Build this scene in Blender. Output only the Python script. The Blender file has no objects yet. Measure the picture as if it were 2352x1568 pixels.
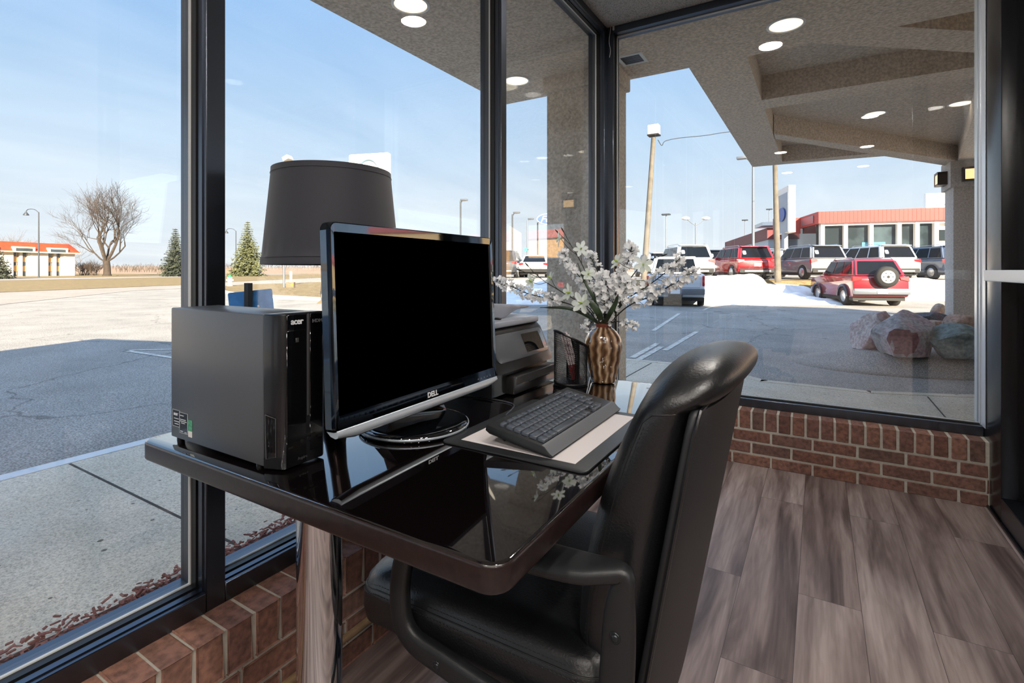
import bpy, bmesh, math, random
from mathutils import Vector, Matrix, Euler, noise
PI = math.pi
R = math.radians
scene = bpy.context.scene
col = scene.collection
rnd = random.Random(7)

# ------------------------------------------------------------------ camera numbers (image taken as 2352 x 1568)
F_PX = 1164.4; HOR = 621.0; EYE = 1.105
YAW = math.atan2(704.0, F_PX); SY = math.sin(YAW); CY = math.cos(YAW)
def ray(u, v):
    l = (u - 1176.0) / F_PX
    return Vector((l * CY - SY, l * SY + CY, -(v - HOR) / F_PX))
def on_x(u, v, x):
    r = ray(u, v); return Vector((0, 0, EYE)) + r * (x / r.x)
def on_y(u, v, y):
    r = ray(u, v); return Vector((0, 0, EYE)) + r * (y / r.y)
def on_z(u, v, z):
    r = ray(u, v); return Vector((0, 0, EYE)) + r * ((z - EYE) / r.z)
def at(u, v, d):
    return Vector((0, 0, EYE)) + ray(u, v) * d
def ground(u, d, z):
    p = at(u, HOR, d); p.z = z; return p

# ------------------------------------------------------------------ materials
def lin(c):
    c = c / 255.0
    return c / 12.92 if c <= 0.04045 else ((c + 0.055) / 1.055) ** 2.4
def S(r, g, b):
    return (lin(r), lin(g), lin(b), 1.0)
def newmat(name):
    m = bpy.data.materials.new(name); m.use_nodes = True
    nt = m.node_tree; nt.nodes.clear()
    out = nt.nodes.new('ShaderNodeOutputMaterial')
    return m, nt, out
def N(nt, typ, **kw):
    n = nt.nodes.new(typ)
    for k, v in kw.items():
        if k.startswith('i_'):
            key = k[2:].replace('_', ' ')
            n.inputs[key].default_value = v
        else:
            setattr(n, k, v)
    return n
def ramp(nt, fac, stops):
    r = nt.nodes.new('ShaderNodeValToRGB')
    els = r.color_ramp.elements
    while len(els) < len(stops): els.new(0.5)
    for e, (p, c) in zip(els, stops):
        e.position = p; e.color = c
    nt.links.new(fac, r.inputs[0])
    return r
def mixc(nt, fac, a, b, mode='MIX'):
    n = nt.nodes.new('ShaderNodeMix'); n.data_type = 'RGBA'; n.blend_type = mode
    for sock, val in ((n.inputs[0], fac), (n.inputs[6], a), (n.inputs[7], b)):
        if hasattr(val, 'is_output') or isinstance(val, bpy.types.NodeSocket): nt.links.new(val, sock)
        else: sock.default_value = val
    return n.outputs[2]
def coords(nt, scale=(1, 1, 1), kind='Object'):
    tc = nt.nodes.new('ShaderNodeTexCoord'); mp = nt.nodes.new('ShaderNodeMapping')
    mp.inputs['Scale'].default_value = scale
    nt.links.new(tc.outputs[kind], mp.inputs[0])
    return mp.outputs[0]
def mat(name, color, rough=0.5, metal=0.0, spec=0.5, coat=0.0, var=None, bump=None, emit=None, estr=1.0, sheen=0.0, ior=1.5):
    """var=(scale, color2, lo, hi): noise mix; bump=(scale, strength, distance)"""
    m, nt, out = newmat(name)
    p = N(nt, 'ShaderNodeBsdfPrincipled')
    p.inputs['Base Color'].default_value = color
    p.inputs['Roughness'].default_value = rough
    p.inputs['Metallic'].default_value = metal
    p.inputs['IOR'].default_value = ior
    p.inputs['Specular IOR Level'].default_value = spec
    p.inputs['Coat Weight'].default_value = coat
    p.inputs['Coat Roughness'].default_value = 0.03
    p.inputs['Sheen Weight'].default_value = sheen
    v = coords(nt)
    if var:
        sc, c2, lo, hi = var
        n = N(nt, 'ShaderNodeTexNoise'); n.inputs['Scale'].default_value = sc; n.inputs['Detail'].default_value = 5
        nt.links.new(v, n.inputs['Vector'])
        r = ramp(nt, n.outputs['Fac'], [(lo, color), (hi, c2)])
        nt.links.new(r.outputs[0], p.inputs['Base Color'])
    if bump:
        sc, st, di = bump
        n = N(nt, 'ShaderNodeTexNoise'); n.inputs['Scale'].default_value = sc; n.inputs['Detail'].default_value = 4
        nt.links.new(v, n.inputs['Vector'])
        b = N(nt, 'ShaderNodeBump'); b.inputs['Strength'].default_value = st; b.inputs['Distance'].default_value = di
        nt.links.new(n.outputs['Fac'], b.inputs['Height']); nt.links.new(b.outputs[0], p.inputs['Normal'])
    if emit:
        p.inputs['Emission Color'].default_value = emit; p.inputs['Emission Strength'].default_value = estr
    nt.links.new(p.outputs[0], out.inputs[0])
    return m

def glass_mat(name, tint=(0.95, 0.97, 0.97, 1), f0=0.05, rough=0.0):
    m, nt, out = newmat(name)
    t = N(nt, 'ShaderNodeBsdfTransparent'); t.inputs[0].default_value = tint
    g = N(nt, 'ShaderNodeBsdfGlossy'); g.inputs['Roughness'].default_value = rough
    g.inputs['Color'].default_value = (1, 1, 1, 1)
    lw = N(nt, 'ShaderNodeLayerWeight'); lw.inputs['Blend'].default_value = 0.5
    pw = N(nt, 'ShaderNodeMath', operation='POWER'); pw.inputs[1].default_value = 5.0
    nt.links.new(lw.outputs['Facing'], pw.inputs[0])
    mu = N(nt, 'ShaderNodeMath', operation='MULTIPLY_ADD'); mu.inputs[1].default_value = 1 - f0; mu.inputs[2].default_value = f0
    nt.links.new(pw.outputs[0], mu.inputs[0])
    mx = N(nt, 'ShaderNodeMixShader')
    nt.links.new(mu.outputs[0], mx.inputs[0]); nt.links.new(t.outputs[0], mx.inputs[1]); nt.links.new(g.outputs[0], mx.inputs[2])
    nt.links.new(mx.outputs[0], out.inputs[0])
    return m

def brick_mat():
    m, nt, out = newmat('red_brick')
    p = N(nt, 'ShaderNodeBsdfPrincipled'); p.inputs['Roughness'].default_value = 0.85
    geo = N(nt, 'ShaderNodeNewGeometry')
    r = ramp(nt, geo.outputs['Random Per Island'], [(0.0, S(98, 68, 60)), (0.3, S(126, 90, 76)), (0.55, S(112, 82, 74)), (0.8, S(136, 100, 86)), (1.0, S(94, 72, 66))])
    v = coords(nt)
    n = N(nt, 'ShaderNodeTexNoise'); n.inputs['Scale'].default_value = 55; n.inputs['Detail'].default_value = 6
    nt.links.new(v, n.inputs['Vector'])
    sp = ramp(nt, n.outputs['Fac'], [(0.3, (0.55, 0.55, 0.55, 1)), (0.62, (1.25, 1.2, 1.15, 1))])
    c = mixc(nt, 1.0, r.outputs[0], sp.outputs[0], 'MULTIPLY')
    nt.links.new(c, p.inputs['Base Color'])
    b = N(nt, 'ShaderNodeBump'); b.inputs['Strength'].default_value = 0.5; b.inputs['Distance'].default_value = 0.004
    nt.links.new(n.outputs['Fac'], b.inputs['Height']); nt.links.new(b.outputs[0], p.inputs['Normal'])
    nt.links.new(p.outputs[0], out.inputs[0])
    return m

def plank_mat():
    m, nt, out = newmat('vinyl_plank')
    p = N(nt, 'ShaderNodeBsdfPrincipled'); p.inputs['Roughness'].default_value = 0.42
    tc = N(nt, 'ShaderNodeTexCoord')
    rot = N(nt, 'ShaderNodeMapping'); rot.inputs['Rotation'].default_value = (0, 0, PI / 2)
    rot.inputs['Location'].default_value = (0.35, 0.06, 0)
    nt.links.new(tc.outputs['Object'], rot.inputs[0])
    def bricks(c1, c2, mortar):
        b = N(nt, 'ShaderNodeTexBrick'); b.offset = 0.37; b.offset_frequency = 2; b.squash = 1
        b.inputs['Scale'].default_value = 1.0; b.inputs['Brick Width'].default_value = 1.2; b.inputs['Row Height'].default_value = 0.18
        b.inputs['Mortar Size'].default_value = 0.0008; b.inputs['Mortar Smooth'].default_value = 0.2; b.inputs['Bias'].default_value = 0
        b.inputs['Color1'].default_value = c1; b.inputs['Color2'].default_value = c2; b.inputs['Mortar'].default_value = mortar
        nt.links.new(rot.outputs[0], b.inputs['Vector'])
        return b
    bk = bricks((0, 0, 0, 1), (1, 1, 1, 1), (0.5, 0.5, 0.5, 1))
    # grain coordinates: shifted per plank so that grain does not run across joints
    add = N(nt, 'ShaderNodeVectorMath', operation='MULTIPLY_ADD')
    add.inputs[1].default_value = (7.0, 3.0, 0)
    nt.links.new(bk.outputs['Color'], add.inputs[0]); nt.links.new(tc.outputs['Object'], add.inputs[2])
    st = N(nt, 'ShaderNodeMapping'); st.inputs['Scale'].default_value = (11, 1.1, 1)
    nt.links.new(add.outputs[0], st.inputs[0])
    n1 = N(nt, 'ShaderNodeTexNoise'); n1.inputs['Scale'].default_value = 1.0; n1.inputs['Detail'].default_value = 5; n1.inputs['Distortion'].default_value = 1.0
    nt.links.new(st.outputs[0], n1.inputs['Vector'])
    st2 = N(nt, 'ShaderNodeMapping'); st2.inputs['Scale'].default_value = (90, 4, 1)
    nt.links.new(add.outputs[0], st2.inputs[0])
    n2 = N(nt, 'ShaderNodeTexNoise'); n2.inputs['Scale'].default_value = 1.0; n2.inputs['Detail'].default_value = 3; n2.inputs['Distortion'].default_value = 0.6
    nt.links.new(st2.outputs[0], n2.inputs['Vector'])
    st3 = N(nt, 'ShaderNodeMapping'); st3.inputs['Scale'].default_value = (1.0, 0.32, 1)
    nt.links.new(add.outputs[0], st3.inputs[0])
    wv = N(nt, 'ShaderNodeTexWave'); wv.wave_type = 'RINGS'; wv.rings_direction = 'Y'
    wv.inputs['Scale'].default_value = 7; wv.inputs['Distortion'].default_value = 9; wv.inputs['Detail'].default_value = 2; wv.inputs['Detail Scale'].default_value = 1.6
    nt.links.new(st3.outputs[0], wv.inputs['Vector'])
    a = ramp(nt, n1.outputs['Fac'], [(0.28, S(72, 60, 57)), (0.42, S(112, 98, 94)), (0.55, S(142, 128, 123)), (0.72, S(162, 148, 143))])
    tone = ramp(nt, bk.outputs['Color'], [(0.0, (0.78, 0.74, 0.73, 1)), (0.5, (0.97, 0.95, 0.95, 1)), (1.0, (1.08, 1.08, 1.09, 1))])
    c = mixc(nt, 1.0, a.outputs[0], tone.outputs[0], 'MULTIPLY')
    g = ramp(nt, n2.outputs['Fac'], [(0.35, (0.72, 0.70, 0.69, 1)), (0.6, (1.06, 1.06, 1.06, 1))])
    c = mixc(nt, 0.6, c, g.outputs[0], 'MULTIPLY')
    wr = ramp(nt, wv.outputs['Fac'], [(0.1, (0.75, 0.72, 0.70, 1)), (0.5, (1.05, 1.05, 1.05, 1))])
    c = mixc(nt, 0.35, c, wr.outputs[0], 'MULTIPLY')
    c = mixc(nt, bk.outputs['Fac'], c, S(48, 40, 38))
    nt.links.new(c, p.inputs['Base Color'])
    b = N(nt, 'ShaderNodeBump'); b.inputs['Strength'].default_value = 0.15; b.inputs['Distance'].default_value = 0.002
    nt.links.new(n2.outputs['Fac'], b.inputs['Height']); nt.links.new(b.outputs[0], p.inputs['Normal'])
    nt.links.new(p.outputs[0], out.inputs[0])
    return m

def asphalt_mat(name, c1, c2, crack=True, scale=1.0):
    m, nt, out = newmat(name)
    p = N(nt, 'ShaderNodeBsdfPrincipled'); p.inputs['Roughness'].default_value = 0.9
    p.inputs['Specular IOR Level'].default_value = 0.25
    v = coords(nt)
    n1 = N(nt, 'ShaderNodeTexNoise'); n1.inputs['Scale'].default_value = 0.9 * scale; n1.inputs['Detail'].default_value = 6
    n2 = N(nt, 'ShaderNodeTexNoise'); n2.inputs['Scale'].default_value = 75 * scale; n2.inputs['Detail'].default_value = 3
    nt.links.new(v, n1.inputs['Vector']); nt.links.new(v, n2.inputs['Vector'])
    a = ramp(nt, n1.outputs['Fac'], [(0.3, c1), (0.7, c2)])
    sp = ramp(nt, n2.outputs['Fac'], [(0.38, (0.6, 0.6, 0.6, 1)), (0.5, (1, 1, 1, 1)), (0.64, (1.5, 1.5, 1.5, 1))])
    c = mixc(nt, 1.0, a.outputs[0], sp.outputs[0], 'MULTIPLY')
    if crack:
        nz = N(nt, 'ShaderNodeTexNoise'); nz.inputs['Scale'].default_value = 1.3; nz.inputs['Detail'].default_value = 4
        nt.links.new(v, nz.inputs['Vector'])
        ad = N(nt, 'ShaderNodeVectorMath', operation='MULTIPLY_ADD'); ad.inputs[1].default_value = (1.3, 1.3, 0)
        nt.links.new(nz.outputs['Color'], ad.inputs[0]); nt.links.new(v, ad.inputs[2])
        vo = N(nt, 'ShaderNodeTexVoronoi'); vo.feature = 'DISTANCE_TO_EDGE'; vo.inputs['Scale'].default_value = 0.23
        nt.links.new(ad.outputs[0], vo.inputs['Vector'])
        cr = ramp(nt, vo.outputs['Distance'], [(0.0, (0.5, 0.5, 0.5, 1)), (0.003, (0.75, 0.75, 0.75, 1)), (0.007, (1, 1, 1, 1))])
        c = mixc(nt, 1.0, c, cr.outputs[0], 'MULTIPLY')
    nt.links.new(c, p.inputs['Base Color'])
    nt.links.new(p.outputs[0], out.inputs[0])
    return m

def concrete_mat(name, c1, c2, pits=True, joint=None):
    m, nt, out = newmat(name)
    p = N(nt, 'ShaderNodeBsdfPrincipled'); p.inputs['Roughness'].default_value = 0.9
    p.inputs['Specular IOR Level'].default_value = 0.2
    v = coords(nt)
    n1 = N(nt, 'ShaderNodeTexNoise'); n1.inputs['Scale'].default_value = 2.2; n1.inputs['Detail'].default_value = 8
    n2 = N(nt, 'ShaderNodeTexNoise'); n2.inputs['Scale'].default_value = 95; n2.inputs['Detail'].default_value = 6; n2.inputs['Roughness'].default_value = 0.75
    nt.links.new(v, n1.inputs['Vector']); nt.links.new(v, n2.inputs['Vector'])
    a = ramp(nt, n1.outputs['Fac'], [(0.3, c1), (0.7, c2)])
    sp = ramp(nt, n2.outputs['Fac'], [(0.36, (0.55, 0.55, 0.55, 1)), (0.5, (1, 1, 1, 1)), (0.66, (1.3, 1.3, 1.3, 1))])
    c = mixc(nt, 1.0, a.outputs[0], sp.outputs[0], 'MULTIPLY')
    if pits:
        vo = N(nt, 'ShaderNodeTexVoronoi'); vo.inputs['Scale'].default_value = 9.0; vo.inputs['Randomness'].default_value = 1
        nt.links.new(v, vo.inputs['Vector'])
        n3 = N(nt, 'ShaderNodeTexNoise'); n3.inputs['Scale'].default_value = 1.7
        nt.links.new(v, n3.inputs['Vector'])
        ad = N(nt, 'ShaderNodeMath', operation='MULTIPLY_ADD'); ad.inputs[1].default_value = -0.16; ad.inputs[2].default_value = 0.09
        nt.links.new(n3.outputs['Fac'], ad.inputs[0])
        su = N(nt, 'ShaderNodeMath', operation='ADD'); nt.links.new(vo.outputs['Distance'], su.inputs[0]); nt.links.new(ad.outputs[0], su.inputs[1])
        pr = ramp(nt, su.outputs[0], [(0.075, (0.25, 0.25, 0.25, 1)), (0.10, (1, 1, 1, 1))])
        c = mixc(nt, 1.0, c, pr.outputs[0], 'MULTIPLY')
    nt.links.new(c, p.inputs['Base Color'])
    b = N(nt, 'ShaderNodeBump'); b.inputs['Strength'].default_value = 0.4; b.inputs['Distance'].default_value = 0.004
    nt.links.new(n2.outputs['Fac'], b.inputs['Height']); nt.links.new(b.outputs[0], p.inputs['Normal'])
    nt.links.new(p.outputs[0], out.inputs[0])
    return m

M = {}
M['frame'] = mat('bronze_anodized_aluminium', S(92, 98, 108), 0.3, 1.0, bump=(300, 0.02, 0.001))
M['sealant'] = mat('grey_sealant', S(205, 208, 208), 0.5)
M['gasket'] = mat('black_rubber', S(14, 14, 15), 0.45)
M['glass'] = glass_mat('window_glass', (0.97, 0.985, 0.985, 1), f0=0.07)
M['brick'] = brick_mat()
M['mortar'] = mat('mortar', S(192, 186, 174), 0.95, var=(40, S(170, 164, 152), 0.3, 0.75), bump=(90, 0.5, 0.004))
M['plank'] = plank_mat()
M['ceiling'] = mat('textured_ceiling', S(204, 200, 194), 0.95, var=(140, S(140, 136, 130), 0.45, 0.68), bump=(140, 0.6, 0.004))
M['paint'] = mat('wall_paint', S(104, 92, 82), 0.8, bump=(60, 0.1, 0.001))
M['stucco'] = mat('brown_stucco', S(238, 222, 204), 0.95, var=(45, S(190, 175, 158), 0.35, 0.68), bump=(60, 0.8, 0.012))
M['asphalt'] = asphalt_mat('parking_lot_asphalt', S(133, 129, 124), S(154, 149, 143))
M['roadway'] = asphalt_mat('road_asphalt', S(140, 132, 124), S(154, 146, 138), crack=False, scale=0.6)
M['concrete'] = concrete_mat('sidewalk_concrete', S(196, 186, 168), S(216, 206, 190))
M['kerb'] = mat('painted_kerb', S(214, 216, 218), 0.8, var=(6, S(150, 180, 206), 0.55, 0.75))
M['grass'] = mat('dormant_grass', S(134, 114, 78), 0.95, var=(3.0, S(104, 88, 56), 0.35, 0.7), bump=(25, 0.8, 0.05))
M['field'] = mat('dry_field', S(150, 126, 102), 0.95, var=(0.05, S(128, 104, 84), 0.35, 0.7))
M['snow'] = mat('old_snow', S(238, 236, 234), 0.7, var=(1.5, S(205, 200, 196), 0.5, 0.8), bump=(5, 0.5, 0.08))
M['white_line'] = mat('worn_road_paint', S(205, 200, 190), 0.8, var=(14, S(150, 146, 140), 0.45, 0.7))
M['mulch'] = mat('red_mulch', S(120, 72, 66), 0.9, var=(40, S(166, 118, 110), 0.4, 0.75))
M['soil'] = mat('mulch_bed', S(74, 42, 38), 0.95, var=(30, S(110, 70, 62), 0.4, 0.75), bump=(60, 0.8, 0.02))
M['black'] = mat('black_plastic', S(20, 21, 23), 0.4)
M['gloss_black'] = mat('gloss_black_plastic', S(9, 10, 12), 0.07, coat=0.5)
M['chrome'] = mat('chrome', S(215, 215, 218), 0.06, 1.0)
M['silver'] = mat('silver_plastic', S(176, 186, 196), 0.3, 0.35)
M['white'] = mat('white_plastic', S(225, 225, 222), 0.5)

# ------------------------------------------------------------------ object helpers
def chain(o):
    m = Matrix.Identity(4)
    while o is not None:
        m = o.matrix_basis @ m; o = o.parent
    return m
def thing(name, label, cat, loc=(0, 0, 0), rz=0.0, group=None, kind=None):
    o = bpy.data.objects.new(name, None); col.objects.link(o)
    o.empty_display_size = 0.05
    o.location = loc; o.rotation_euler = (0, 0, rz)
    o.matrix_basis = Matrix.Translation(Vector(loc)) @ Matrix.Rotation(rz, 4, 'Z')
    tag(o, label, cat, group, kind)
    return o
def tag(o, label=None, cat=None, group=None, kind=None):
    if label: o['label'] = label
    if cat: o['category'] = cat
    if group: o['group'] = group
    if kind: o['kind'] = kind
    return o
def copy_tree(o, parent=None):
    c = o.copy(); col.objects.link(c)
    if parent is not None:
        mb = o.matrix_basis.copy(); c.parent = parent; c.matrix_parent_inverse = Matrix.Identity(4); c.matrix_basis = mb
    for ch in list(o.children): copy_tree(ch, c)
    return c
def place(o, loc, rz=0.0):
    o.matrix_basis = Matrix.Translation(Vector(loc)) @ Matrix.Rotation(rz, 4, 'Z')

class MB:
    def __init__(self):
        self.bm = bmesh.new(); self.i = 0
    def _faces(self, fs):
        for f in fs: f.material_index = self.i
    def box(self, x0, x1, y0, y1, z0, z1, bev=0.0, seg=2, mtx=None):
        r = bmesh.ops.create_cube(self.bm, size=1.0)
        vs = r['verts']
        for v in vs:
            v.co = Vector((x0 + (v.co.x + 0.5) * (x1 - x0), y0 + (v.co.y + 0.5) * (y1 - y0), z0 + (v.co.z + 0.5) * (z1 - z0)))
        if mtx is not None:
            for v in vs: v.co = mtx @ v.co
        fs = set(f for v in vs for f in v.link_faces)
        self._faces(fs)
        if bev > 0:
            es = list(set(e for v in vs for e in v.link_edges))
            bmesh.ops.bevel(self.bm, geom=es, offset=bev, segments=seg, profile=0.5, affect='EDGES', clamp_overlap=True, material=self.i)
        return self
    def poly(self, pts, flip=False):
        vs = [self.bm.verts.new(Vector(p)) for p in pts]
        if flip: vs.reverse()
        f = self.bm.faces.new(vs); f.material_index = self.i
        return self
    def prism(self, pts, vec, bev=0.0, seg=2):
        """closed polygon pts (3d) swept by vec"""
        vec = Vector(vec)
        a = [self.bm.verts.new(Vector(p)) for p in pts]
        b = [self.bm.verts.new(Vector(p) + vec) for p in pts]
        fs = [self.bm.faces.new(list(reversed(a))), self.bm.faces.new(b)]
        n = len(a)
        for i in range(n):
            fs.append(self.bm.faces.new([a[i], a[(i + 1) % n], b[(i + 1) % n], b[i]]))
        self._faces(fs)
        bmesh.ops.recalc_face_normals(self.bm, faces=fs)
        if bev > 0:
            es = list(set(e for v in a + b for e in v.link_edges))
            bmesh.ops.bevel(self.bm, geom=es, offset=bev, segments=seg, profile=0.5, affect='EDGES', clamp_overlap=True, material=self.i)
        return self
    def rings(self, rs, cap=True, closed=True):
        vr = [[self.bm.verts.new(Vector(p)) for p in r] for r in rs]
        fs = []
        for a, b in zip(vr, vr[1:]):
            n = len(a)
            for i in range(n if closed else n - 1):
                j = (i + 1) % n
                fs.append(self.bm.faces.new([a[i], a[j], b[j], b[i]]))
        if cap and closed:
            if len(vr[0]) > 2:
                fs.append(self.bm.faces.new(list(reversed(vr[0])))); fs.append(self.bm.faces.new(vr[-1]))
        self._faces(fs)
        bmesh.ops.recalc_face_normals(self.bm, faces=fs)
        return self
    def tube(self, pts, r, n=8, cap=True, flat=None):
        """flat=(a,b): elliptical section, a across the local up axis"""
        pts = [Vector(p) for p in pts]
        k = len(pts)
        rad = r if isinstance(r, (list, tuple)) else [r] * k
        rs = []; up = Vector((0, 0, 1)); prev = None
        for i, p in enumerate(pts):
            t = (pts[min(i + 1, k - 1)] - pts[max(i - 1, 0)]).normalized()
            if prev is None:
                a = t.cross(up)
                if a.length < 0.1: a = t.cross(Vector((1, 0, 0)))
                a.normalize()
            else:
                a = prev - t * prev.dot(t)
                if a.length < 1e-6: a = t.cross(up)
                a.normalize()
            prev = a; b = t.cross(a)
            fa, fb = flat if flat else (1, 1)
            rs.append([p + (a * math.cos(2 * PI * j / n) * fa + b * math.sin(2 * PI * j / n) * fb) * rad[i] for j in range(n)])
        return self.rings(rs, cap)
    def lathe(self, prof, c=(0, 0, 0), n=32, fn=None):
        c = Vector(c)
        rs = []
        for r, z in prof:
            rs.append([c + Vector((math.cos(2 * PI * j / n) * (r if fn is None else fn(r, z, 2 * PI * j / n)), math.sin(2 * PI * j / n) * (r if fn is None else fn(r, z, 2 * PI * j / n)), z)) for j in range(n)])
        return self.rings(rs, True)
    def disc_tube(self, c, axis, r, h, n=24, bev=0.0):
        axis = Vector(axis).normalized(); c = Vector(c)
        q = axis.to_track_quat('Z', 'Y')
        prof = [(r - bev, -h / 2), (r, -h / 2 + bev), (r, h / 2 - bev), (r - bev, h / 2)] if bev > 0 else [(r, -h / 2), (r, h / 2)]
        rs = [[c + q @ Vector((math.cos(2 * PI * j / n) * a, math.sin(2 * PI * j / n) * a, z)) for j in range(n)] for a, z in prof]
        return self.rings(rs, True)
    def ball(self, c, rad, seg=12, ring=8, mtx=None):
        c = Vector(c)
        r = bmesh.ops.create_uvsphere(self.bm, u_segments=seg, v_segments=ring, radius=1.0)
        rad = Vector(rad) if isinstance(rad, (list, tuple, Vector)) else Vector((rad,) * 3)
        for v in r['verts']:
            p = Vector((v.co.x * rad.x, v.co.y * rad.y, v.co.z * rad.z))
            v.co = c + (mtx @ p if mtx is not None else p)
        self._faces(set(f for v in r['verts'] for f in v.link_faces))
        return self
    def build(self, name, mats, parent=None, smooth=True, angle=38):
        me = bpy.data.meshes.new(name)
        if parent is not None:
            m = chain(parent).inverted()
            self.bm.transform(m)
        self.bm.to_mesh(me); self.bm.free()
        for m_ in (mats if isinstance(mats, (list, tuple)) else [mats]): me.materials.append(m_)
        if smooth:
            me.shade_smooth(); me.set_sharp_from_angle(angle=R(angle))
        o = bpy.data.objects.new(name, me); col.objects.link(o)
        if parent is not None:
            o.parent = parent
        return o
def text(name, body, size, origin, xd, yd, m, parent, extrude=0.0003, offset=0.0, shear=0.0, spacing=1.0, align='CENTER', sx=1.0):
    cu = bpy.data.curves.new(name, 'FONT'); cu.body = body; cu.size = size; cu.extrude = extrude
    cu.offset = offset; cu.shear = shear; cu.space_character = spacing
    cu.align_x = align; cu.align_y = 'CENTER'; cu.resolution_u = 4
    cu.materials.append(m)
    o = bpy.data.objects.new(name, cu); col.objects.link(o)
    x = Vector(xd).normalized(); y = Vector(yd).normalized(); z = x.cross(y)
    w = Matrix((x, y, z)).transposed().to_4x4(); w.translation = Vector(origin)
    w = w @ Matrix.Diagonal((sx, 1, 1, 1))
    bpy.context.view_layer.update()
    me = bpy.data.meshes.new_from_object(o); bpy.data.objects.remove(o); bpy.data.curves.remove(cu)
    o = bpy.data.objects.new(name, me); col.objects.link(o)
    if not me.materials: me.materials.append(m)
    if parent is not None:
        o.parent = parent; o.matrix_basis = chain(parent).inverted() @ w
    else: o.matrix_basis = w
    return o
def curve_pts(ps, k=8):
    """Catmull-Rom through ps"""
    ps = [Vector(p) for p in ps]
    if len(ps) < 3: return ps
    out = []
    ext = [ps[0] * 2 - ps[1]] + ps + [ps[-1] * 2 - ps[-2]]
    for i in range(1, len(ext) - 2):
        p0, p1, p2, p3 = ext[i - 1], ext[i], ext[i + 1], ext[i + 2]
        for j in range(k):
            t = j / k
            out.append(0.5 * ((2 * p1) + (p2 - p0) * t + (2 * p0 - 5 * p1 + 4 * p2 - p3) * t * t + (3 * p1 - p0 - 3 * p2 + p3) * t ** 3))
    out.append(ps[-1])
    return out
# ================================================================== THE SETTING
def struct(o, label=None):
    o['kind'] = 'structure'
    if label: o['label'] = label
    return o
XA = -1.1275           # inner brick face, left window wall
YB = 3.17              # inner brick face, far window wall
XAI, XAO, XAG = -1.225, -1.341, -1.290     # frame inner face / outer face / glass, left wall
YBI, YBO, YBG = 3.268, 3.384, 3.332
Z0, Z1 = 0.305, 2.745  # frame bottom / top
FW = 0.046             # frame face width
XC = 0.682             # right glazed wall
GZ = -0.25             # car park level
WZ = -0.12             # sidewalk level

b = MB(); b.box(XA - 0.2, 4.2, -4.0, YB + 0.2, -0.06, 0.0)
struct(b.build('floor', M['plank'], smooth=False))
b = MB(); b.box(XAI, 4.2, -4.0, YBI, Z1, Z1 + 0.05)
struct(b.build('ceiling', M['ceiling'], smooth=False))

def brick_wall(name, length, place_fn):
    """low wall: three stretcher courses and a rowlock cap; place_fn maps (along, out, z) to the room. out is 0 at the room face, positive outwards"""
    bk = MB(); r2 = random.Random(len(name))
    def one(a0, a1, o0, o1, z0, z1):
        j = lambda: r2.uniform(-0.0012, 0.0012)
        pts = [Vector((a, o, z)) for z in (z0, z1) for a, o in ((a0, o0), (a1, o0), (a1, o1), (a0, o1))]
        res = bmesh.ops.create_cube(bk.bm, size=1.0)
        dy = j()
        for v in res['verts']:
            a = a0 if v.co.x < 0 else a1; o = (o0 if v.co.y < 0 else o1) + dy; z = z0 if v.co.z < 0 else z1
            v.co = place_fn(a + j(), o, z + j() * 0.6)
        es = list(set(e for v in res['verts'] for e in v.link_edges))
        bmesh.ops.bevel(bk.bm, geom=es, offset=0.0028, segments=1, affect='EDGES')
    h = 0.0677
    for c in range(3):
        a = -0.1 - (0.1 if c % 2 else 0.0)
        while a < length:
            one(max(a, 0) + 0.0055, min(a + 0.2, length) - 0.0055, 0, 0.09, c * h + 0.0005, c * h + h - 0.0105)
            a += 0.2
    a = 0.0
    while a < length - 0.02:
        one(a + 0.0058, min(a + 0.0667, length) - 0.0052, 0, 0.0965, 3 * h + 0.001, Z0)
        a += 0.0667
    bk.i = 1
    pts0 = place_fn(0, 0.0035, 0.0); pts1 = place_fn(length, 0.2, Z0 - 0.0025)
    lo = [min(p, q) for p, q in zip(pts0, pts1)]; hi = [max(p, q) for p, q in zip(pts0, pts1)]
    bk.box(lo[0], hi[0], lo[1], hi[1], lo[2] - 0.25, hi[2])
    bmesh.ops.recalc_face_normals(bk.bm, faces=bk.bm.faces[:])
    return struct(bk.build(name, [M['brick'], M['mortar']], smooth=False))
brick_wall('wall_left', YB + 4.0, lambda a, o, z: Vector((XA - o, YB - a, z)))
brick_wall('wall_back', XC - XA, lambda a, o, z: Vector((XA + a, YB + o, z)))

# ---- glazed left wall: mullions at 1.288 m, one window per bay
mull_y = [0.667 + 1.288 * k for k in range(-4, 2)]
for i, y in enumerate(mull_y):
    b = MB(); b.box(XAO, XAI, y - 0.0225, y + 0.0225, Z0, Z1, 0.0015, 1)
    struct(b.build('trim_%d' % (i + 1), M['frame']))
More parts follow.
